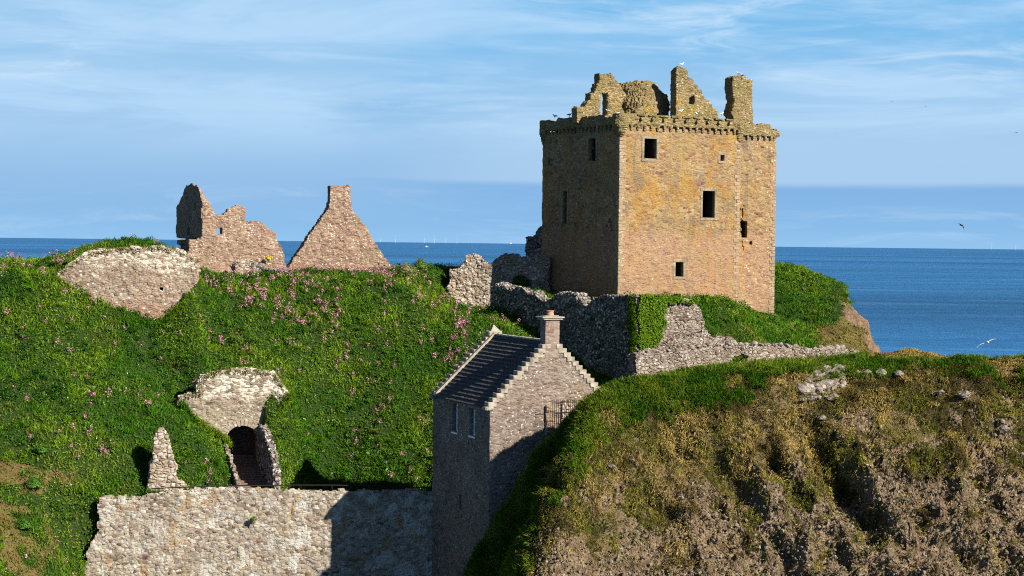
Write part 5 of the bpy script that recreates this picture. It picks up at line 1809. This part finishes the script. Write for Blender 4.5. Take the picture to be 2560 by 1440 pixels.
for i, (x_, y_, Yv, r_) in enumerate(((85, 1155, 131, 0.75), (105, 1130, 133, 0.5), (175, 1350, 125, 0.9), (60, 1265, 127, 0.6), (235, 1290, 128, 0.7), (120, 1390, 123, 0.9))):
    c_ = P(x_, y_, Yv)
    c_[2] = fh(np.array([c_[0]]), np.array([c_[1]]))[0] + 0.1
    shrub(c_, (r_, r_ * 0.9, r_ * 0.8), 1500, ((0.035, 0.10, 0.012), (0.09, 0.2, 0.025)),
          ['round dark nettle clump near the left frame edge', 'small nettle clump just above the round one at left', 'broad leafy bush beside the foot of the defence wall', 'low bush near the left frame edge, in bare dry ground', 'leafy bush against the left end of the defence wall', 'large leafy bush in the bottom left corner'][i], 30 + i)

# ------------------------------------------------------------------ railings
F_hr = Frame(*P(378, 1222, 133.2)[:2], 5.8, -17.5)
hr = empty('handrail', F_hr, 'thin black iron handrail running along the defence wall top', 'handrail')
pts_ = [F_hr.uv(x_, y_) for x_, y_ in ((378, 1222), (432, 1219), (593, 1214), (720, 1213), (830, 1213), (970, 1216), (1078, 1219))]
mb = MB()
for a_, c_ in zip(pts_[:-1], pts_[1:]): mb.tube((a_[0], 0, a_[1]), (c_[0], 0, c_[1]), 0.042, n=8)
a_ = pts_[0]
c_ = F_hr.uv(370, 1228)
mb.tube((a_[0], 0, a_[1]), (c_[0], 0, c_[1]), 0.028)
mb.build('rail', M_iron, hr, F_hr)
for a_ in pts_[1:6]:
    mb = MB(); mb.tube((a_[0], 0, a_[1] - 1.2), (a_[0], 0, a_[1]), 0.03); mb.build('post', M_iron, hr, F_hr)

F_ir = Frame(*P(1385, 1040, 125.5)[:2], 23.0, -13)
ir = empty('iron_railing', F_ir, 'thin iron picket railing by the cottage gable above the cliff flank', 'railing')
u0_, v0_ = F_ir.uv(1381, 1040); u1_, v1_ = F_ir.uv(1470, 1022)
n = 19
mb = MB()
zt2 = F_ir.uv(1400, 1003)[1]
mb.tube((u0_, 0, zt2 - 0.1), (u1_, 0, zt2 - 0.1), 0.018); mb.tube((u0_, 0, zt2 - 0.75), (u1_, 0, zt2 - 0.75), 0.018)
mb.build('rail', M_iron, ir, F_ir)
for i in range(n):
    u = u0_ + (u1_ - u0_) * i / (n - 1)
    mb = MB(); mb.tube((u, 0, zt2 - 1.5), (u, 0, zt2 + 0.02), 0.013, n=6); mb.tube((u, 0, zt2 + 0.02), (u, 0, zt2 + 0.09), 0.02, 0.002, 6)
    mb.build('picket', M_iron, ir, F_ir)
F_pb = Frame(*P(1410, 1030, 127.0)[:2], 20.0, -13)
o = wall('stone_pier', F_pb, F_pb.poly([(1403, 1060), (1404, 1008), (1412, 1000), (1426, 1000), (1434, 1010), (1435, 1080), (1403, 1080)]), 0.45, M_pale, 0.11, (), 0.06, None, 2, 0.05, seed=81)
tagw(o, 'rounded pale stone pier behind the iron railing', 'pier')
F_pc = Frame(*P(1366, 1030, 126.4)[:2], 20.0, -13)
o = wall('stone_block', F_pc, F_pc.poly([(1366, 1060), (1365, 1016), (1386, 1016), (1388, 1090), (1366, 1090)]), 0.4, M_ruin, 0.11, (), 0.05, None, 2, 0.05, seed=82)
tagw(o, 'squat brown stone block left of the iron railing', 'stone block')


# grass and weeds growing against the feet and shoulders of the walls
def fringe(F, pts, n, spread, wr, seed, dry=0.0, ln=(0.25, 0.6)):
    rg = np.random.default_rng(seed)
    q = np.array([F.uv(*p_) for p_ in pts])
    seg = np.linalg.norm(np.diff(q, axis=0), axis=1)
    cum = np.concatenate([[0], np.cumsum(seg)])
    t = rg.random(n) * cum[-1]
    u = np.interp(t, cum, q[:, 0]) + rg.normal(size=n) * spread
    v = np.interp(t, cum, q[:, 1]) + rg.normal(size=n) * spread - 0.12
    w = rg.uniform(wr[0], wr[1], n)
    p = F.o + np.outer(u, F.u) + np.outer(w, F.w) + np.outer(v, [0, 0, 1.0])
    c = grass_col(p, rg)
    d = rg.random(n) < dry
    c = np.where(d[:, None], np.array((0.22, 0.155, 0.06)) * rg.uniform(0.6, 1.3, (n, 1)), c)
    nr = np.repeat([-F.w * 0.5 + np.array([0, 0, 0.8])], n, 0)
    return blades(p, unit(nr), rg.uniform(*ln, n), rg.uniform(0.03, 0.06, n), c, lean=0.8, droop=0.6, up=0.4, seed=seed)


fr = [fringe(F_ret, [(140, 694), (200, 742), (250, 778), (300, 800), (385, 812), (420, 798), (448, 768), (476, 732)], 3400, 0.10, (-0.45, -0.1), 81),
      fringe(F_ret, [(150, 684), (205, 645), (250, 628), (300, 622), (400, 618), (440, 626), (470, 640), (495, 655)], 3500, 0.08, (-0.05, 0.9), 82, 0.6, (0.15, 0.4)),
      fringe(F_arch, [(452, 1005), (478, 1040), (520, 1070), (560, 1092), (572, 1110)], 2000, 0.10, (-0.45, -0.1), 83),
      fringe(F_arch, [(724, 985), (708, 1016), (684, 1048), (672, 1080)], 1600, 0.10, (-0.45, -0.1), 84),
      fringe(F_arch, [(455, 998), (478, 988), (498, 985), (499, 958), (512, 943), (540, 932), (580, 925), (640, 929), (682, 935), (700, 955), (710, 975)], 3500, 0.10, (-0.1, 0.9), 85, 0.55, (0.15, 0.4)),
      fringe(F_but, [(366, 1228), (420, 1236), (476, 1224)], 600, 0.1, (-0.3, 0.0), 86),
      fringe(F_cl, [(1600, 905), (1650, 880), (1700, 870)], 300, 0.15, (-0.3, 0.0), 87, 0.4),
      fringe(F_gate, [(245, 1250), (290, 1246), (345, 1250)], 700, 0.08, (0.1, 1.0), 88, 0.2, (0.15, 0.35)),
      fringe(F_low, [(1592, 953), (1640, 940), (1700, 930), (1800, 915), (1900, 905), (2000, 900), (2150, 888)], 3500, 0.12, (-0.5, -0.1), 89, 0.2)]
stuff('wall_foot_grass', fr, M_leaf, 'green and dry grass fringing the feet and tops of the ruined walls', 'grass')

# ------------------------------------------------------------------ gulls
M_gw = plain('gull_white', (0.82, 0.82, 0.80), 0.7, 0.05)
M_gg = plain('gull_grey', (0.42, 0.45, 0.49), 0.7, 0.1)
M_gd = plain('gull_dark', (0.06, 0.055, 0.05), 0.7, 0.1)
M_gy = plain('gull_yellow', (0.65, 0.42, 0.05), 0.5, 0.1)


def loft(path, n=12):
    V = []
    for (x, z_, ry, rz) in path:
        for i in range(n):
            t = 2 * math.pi * i / n
            V.append((x, ry * math.cos(t), z_ + rz * math.sin(t)))
    m_ = len(path)
    F_ = [(k * n + i, (k + 1) * n + i, (k + 1) * n + (i + 1) % n, k * n + (i + 1) % n) for k in range(m_ - 1) for i in range(n)]
    F_ += [tuple(range(n)), tuple(range((m_ - 1) * n, m_ * n))[::-1]]
    return V, F_


def make_gull():
    root = bpy.data.objects.new('gull', None); COL.objects.link(root)
    V, F_ = loft([(-0.30, 0.15, 0.035, 0.008), (-0.22, 0.16, 0.045, 0.02), (-0.14, 0.175, 0.07, 0.05), (-0.03, 0.185, 0.095, 0.085), (0.07, 0.20, 0.09, 0.095), (0.13, 0.24, 0.065, 0.075), (0.155, 0.29, 0.045, 0.05), (0.18, 0.325, 0.05, 0.05), (0.215, 0.33, 0.04, 0.04), (0.24, 0.325, 0.018, 0.018)])
    obj('body', V, F_, M_gw, root, True)
    for s_ in (-1, 1):
        V, F_ = loft([(-0.36, 0.165, 0.006, 0.008), (-0.24, 0.18, 0.015, 0.035), (-0.10, 0.21, 0.022, 0.065), (0.03, 0.225, 0.022, 0.06), (0.09, 0.225, 0.010, 0.03)], 8)
        V = np.array(V); V[:, 1] += s_ * 0.082
        obj('wing', V, F_, M_gg, root, True)
        mb = MB(); mb.tube((0.0, s_ * 0.035, 0.0), (0.0, s_ * 0.035, 0.12), 0.009, 0.012, 6); mb.box(-0.01, 0.06, s_ * 0.035 - 0.02, s_ * 0.035 + 0.02, 0, 0.01)
        mb.build('leg', M_gy, root)
    mb = MB(); mb.tube((0.235, 0, 0.325), (0.30, 0, 0.312), 0.013, 0.004, 6); mb.build('beak', M_gy, root)
    return root


def copy_tree(o, parent=None):
    c = o.copy(); COL.objects.link(c); c.parent = parent
    for ch_ in list(o.children): copy_tree(ch_, c)
    return c


g0 = make_gull()


def kw(px_, py_, w0):
    u, v = F_keep.uv(px_, py_, w0)
    return F_keep.world(u, w0, v)


def kside(px_, py_, u0):
    w, v = F_keep.wv(px_, py_, u0)
    return F_keep.world(u0, w, v)


gulls = [(kside(1387, 295, 0.1), 150, 'gull perched at the far left end of the keep parapet'),
         (kside(1424, 292, 0.1), 30, 'gull with turned back, second from the left along the keep parapet'),
         (kside(1449, 289, 0.1), 200, 'gull on the parapet in front of the broken gable left base'),
         (kside(1520, 283, 0.1), 160, 'gull on the parapet below the tall window slit of the broken gable'),
         (kw(1545, 286, 0.1), 20, 'small gull just right of the near corner of the keep'),
         (kw(1576, 288, 0.1), 170, 'small gull on the parapet below the collapsed vault'),
         (kw(1702, 283, 0.1), 10, 'gull on the parapet under the left edge of the stepped gable'),
         (kw(1741, 290, 0.1), 100, 'gull on the parapet under the middle of the stepped gable'),
         (kw(1805, 290, 0.1), 60, 'gull on the parapet between stepped gable and chimney stack'),
         (kw(1704, 166, 3.4), 15, 'gull standing on the peak of the stepped gable, highest of all'),
         (kw(1847, 189, 2.8), 165, 'gull standing on top of the keep chimney stack')]
for i, (c_, rz, lb) in enumerate(gulls):
    g = g0 if i == 0 else copy_tree(g0)
    g.location = c_
    g.rotation_euler = (0, 0, R(rz))
    g.scale = (0.95, 0.95, 1.0) if i not in (4, 5) else (0.6, 0.6, 0.6)
    setp(g, lb, 'gull', 'gulls perched on the keep')
c_ = on_cliff(2166, 1172)
g = copy_tree(g0); g.location = c_ + np.array([0, -0.2, 0.1]); g.rotation_euler = (0, 0, R(170)); g.scale = (0.8, 0.8, 0.8)
setp(g, 'white gull sitting on the cliff face', 'gull')


def flyer(c, yaw, roll, scale, dark, dihed, label):
    root = bpy.data.objects.new('flying_gull', None); COL.objects.link(root)
    root.location = c; root.rotation_euler = (0, R(roll), R(yaw)); root.scale = (scale,) * 3
    setp(root, label, 'gull', 'gulls in flight')
    mw, mg = (M_gd, M_gd) if dark else (M_gw, M_gg)
    # body along -Y (towards viewer when yaw 0); wings along X
    V, F_ = loft([(-0.26, 0, 0.05, 0.006), (-0.16, 0, 0.045, 0.03), (-0.05, 0, 0.075, 0.07), (0.07, 0.0, 0.075, 0.075), (0.15, 0.01, 0.055, 0.06), (0.20, 0.015, 0.05, 0.05), (0.235, 0.01, 0.02, 0.02)])
    V = np.array(V)[:, [1, 0, 2]] * np.array([1, -1, 1])
    obj('body', V, F_, mw, root, True)
    for s_ in (-1, 1):
        Vw = []
        st_ = [(0.04, 0.0, 0.20, 0.02), (0.20, dihed[0], 0.19, 0.018), (0.36, dihed[1], 0.15, 0.014), (0.50, dihed[2], 0.10, 0.010), (0.64, dihed[3], 0.015, 0.004)]
        for (x_, z_, ch_, t_) in st_:
            y0_ = -0.08 + 0.12 * (x_ / 0.64) ** 1.5
            Vw += [(s_ * x_, y0_, z_), (s_ * x_, y0_ + ch_ * 0.4, z_ + t_), (s_ * x_, y0_ + ch_, z_), (s_ * x_, y0_ + ch_ * 0.4, z_ - t_ * 0.3)]
        Fw = []
        for k_ in range(4):
            for j_ in range(4):
                q_ = (k_ * 4 + j_, k_ * 4 + (j_ + 1) % 4, (k_ + 1) * 4 + (j_ + 1) % 4, (k_ + 1) * 4 + j_)
                Fw.append(q_ if s_ > 0 else q_[::-1])
        Fw += [(0, 3, 2, 1), (16, 17, 18, 19)]
        obj('wing', np.array(Vw), Fw, mg, root, True)


flyer(P(2467, 856, 112), 10, -22, 1.05, False, (0.03, 0.03, 0.0, -0.07), 'white gull gliding over the sea above the cliff crest')
flyer(P(2403, 563, 190), 35, 25, 0.95, True, (0.05, 0.03, -0.06, -0.2), 'dark gull banking in the sky right of the keep')
flyer(P(2541, 331, 420), 20, 0, 1.0, True, (0.05, 0.06, 0.0, -0.1), 'tiny dark gull near the right frame edge')
flyer(P(2230, 254, 520), -20, 5, 0.9, True, (0.03, 0.04, 0.0, -0.1), 'tiny distant gull high right of the keep, left of a pair')
flyer(P(2314, 266, 560), 10, -5, 0.9, True, (0.03, 0.04, 0.0, -0.1), 'tiny distant gull high right of the keep, right of a pair')

# ------------------------------------------------------------------ wind turbines and ships on the horizon
M_turb = plain('turbine_haze_grey', (0.36, 0.40, 0.45), 0.6, 0.03)  # distance haze is painted into the colour as a dim blue-grey


def turbine(rot):
    root = bpy.data.objects.new('wind_turbine', None); COL.objects.link(root)
    mb = MB(); mb.tube((0, 0, 0), (0, 0, 118), 7, 5, 12); mb.build('tower', M_turb, root)
    mb = MB(); mb.box(-5, 5, -10, 8, 115, 124, 0, 2); mb.build('nacelle', M_turb, root)
    for k in range(3):
        a = rot + k * 2 * math.pi / 3
        mb = MB(); mb.tube((0, -11, 119), (80 * math.cos(a), -11, 119 + 80 * math.sin(a)), 2.6, 1, 6); mb.build('blade', M_turb, root)
    return root


tb = turbine(1.57)
for i, (x_, lb) in enumerate(((988, 'leftmost distant wind turbine, right of the ruined gable'), (1060, 'second distant wind turbine from the left on the horizon'), (1086, 'middle one of the five distant wind turbines on the horizon'),
                              (1114, 'fourth distant wind turbine from the left on the horizon'), (1142, 'distant wind turbine nearest to the keep on its left side'), (2478, 'faint distant wind turbine on the horizon at far right'),
                              (2538, 'faint distant wind turbine closest to the right frame edge'), (950, 'faint distant wind turbine beside the right slope of the ruined gable'))):
    t = tb if i == 0 else copy_tree(tb)
    c_ = P(x_, 610, 50000.0 + i * 300)
    t.location = (c_[0], c_[1], SEA)
    setp(t, lb, 'wind turbine', 'wind turbines on the horizon')


def ship(px_, Yv, L, label, name):
    root = bpy.data.objects.new(name, None); COL.objects.link(root)
    c_ = P(px_, 612, Yv); root.location = (c_[0], c_[1], SEA)
    setp(root, label, 'ship')
    mb = MB()
    h = L * 0.09
    V = [(-L / 2, -L * .08, 0), (-L / 2, L * .08, 0), (L * .4, L * .08, 0), (L * .48, 0, 0), (L * .4, -L * .08, 0)]
    V2 = [(x * 1.04, y * 1.1, h * (1.3 if x > 0 else 1)) for x, y, _ in V]
    mb.add(V + V2, [(0, 1, 2, 3, 4), (9, 8, 7, 6, 5)] + [(i, (i + 1) % 5, 5 + (i + 1) % 5, 5 + i) for i in range(5)])
    mb.build('hull', M_gw if L < 60 else M_gd, root)
    mb = MB(); mb.box(-L * .3, L * .1, -L * .06, L * .06, h, h + L * .13, 0, L * .01); mb.box(-L * .1, L * .06, -L * .05, L * .05, h + L * .13, h + L * .2, 0, L * .01)
    mb.build('superstructure', M_gw, root)
    mb = MB(); mb.tube((-L * .05, 0, h + L * .2), (-L * .05, 0, h + L * .36), L * .012, n=6); mb.build('mast', M_gw, root)


ship(1278, 48000, 95, 'small white ship on the horizon left of the keep', 'ship')
ship(1067, 16000, 26, 'tiny white boat on the sea below the wind turbines', 'motor_boat')
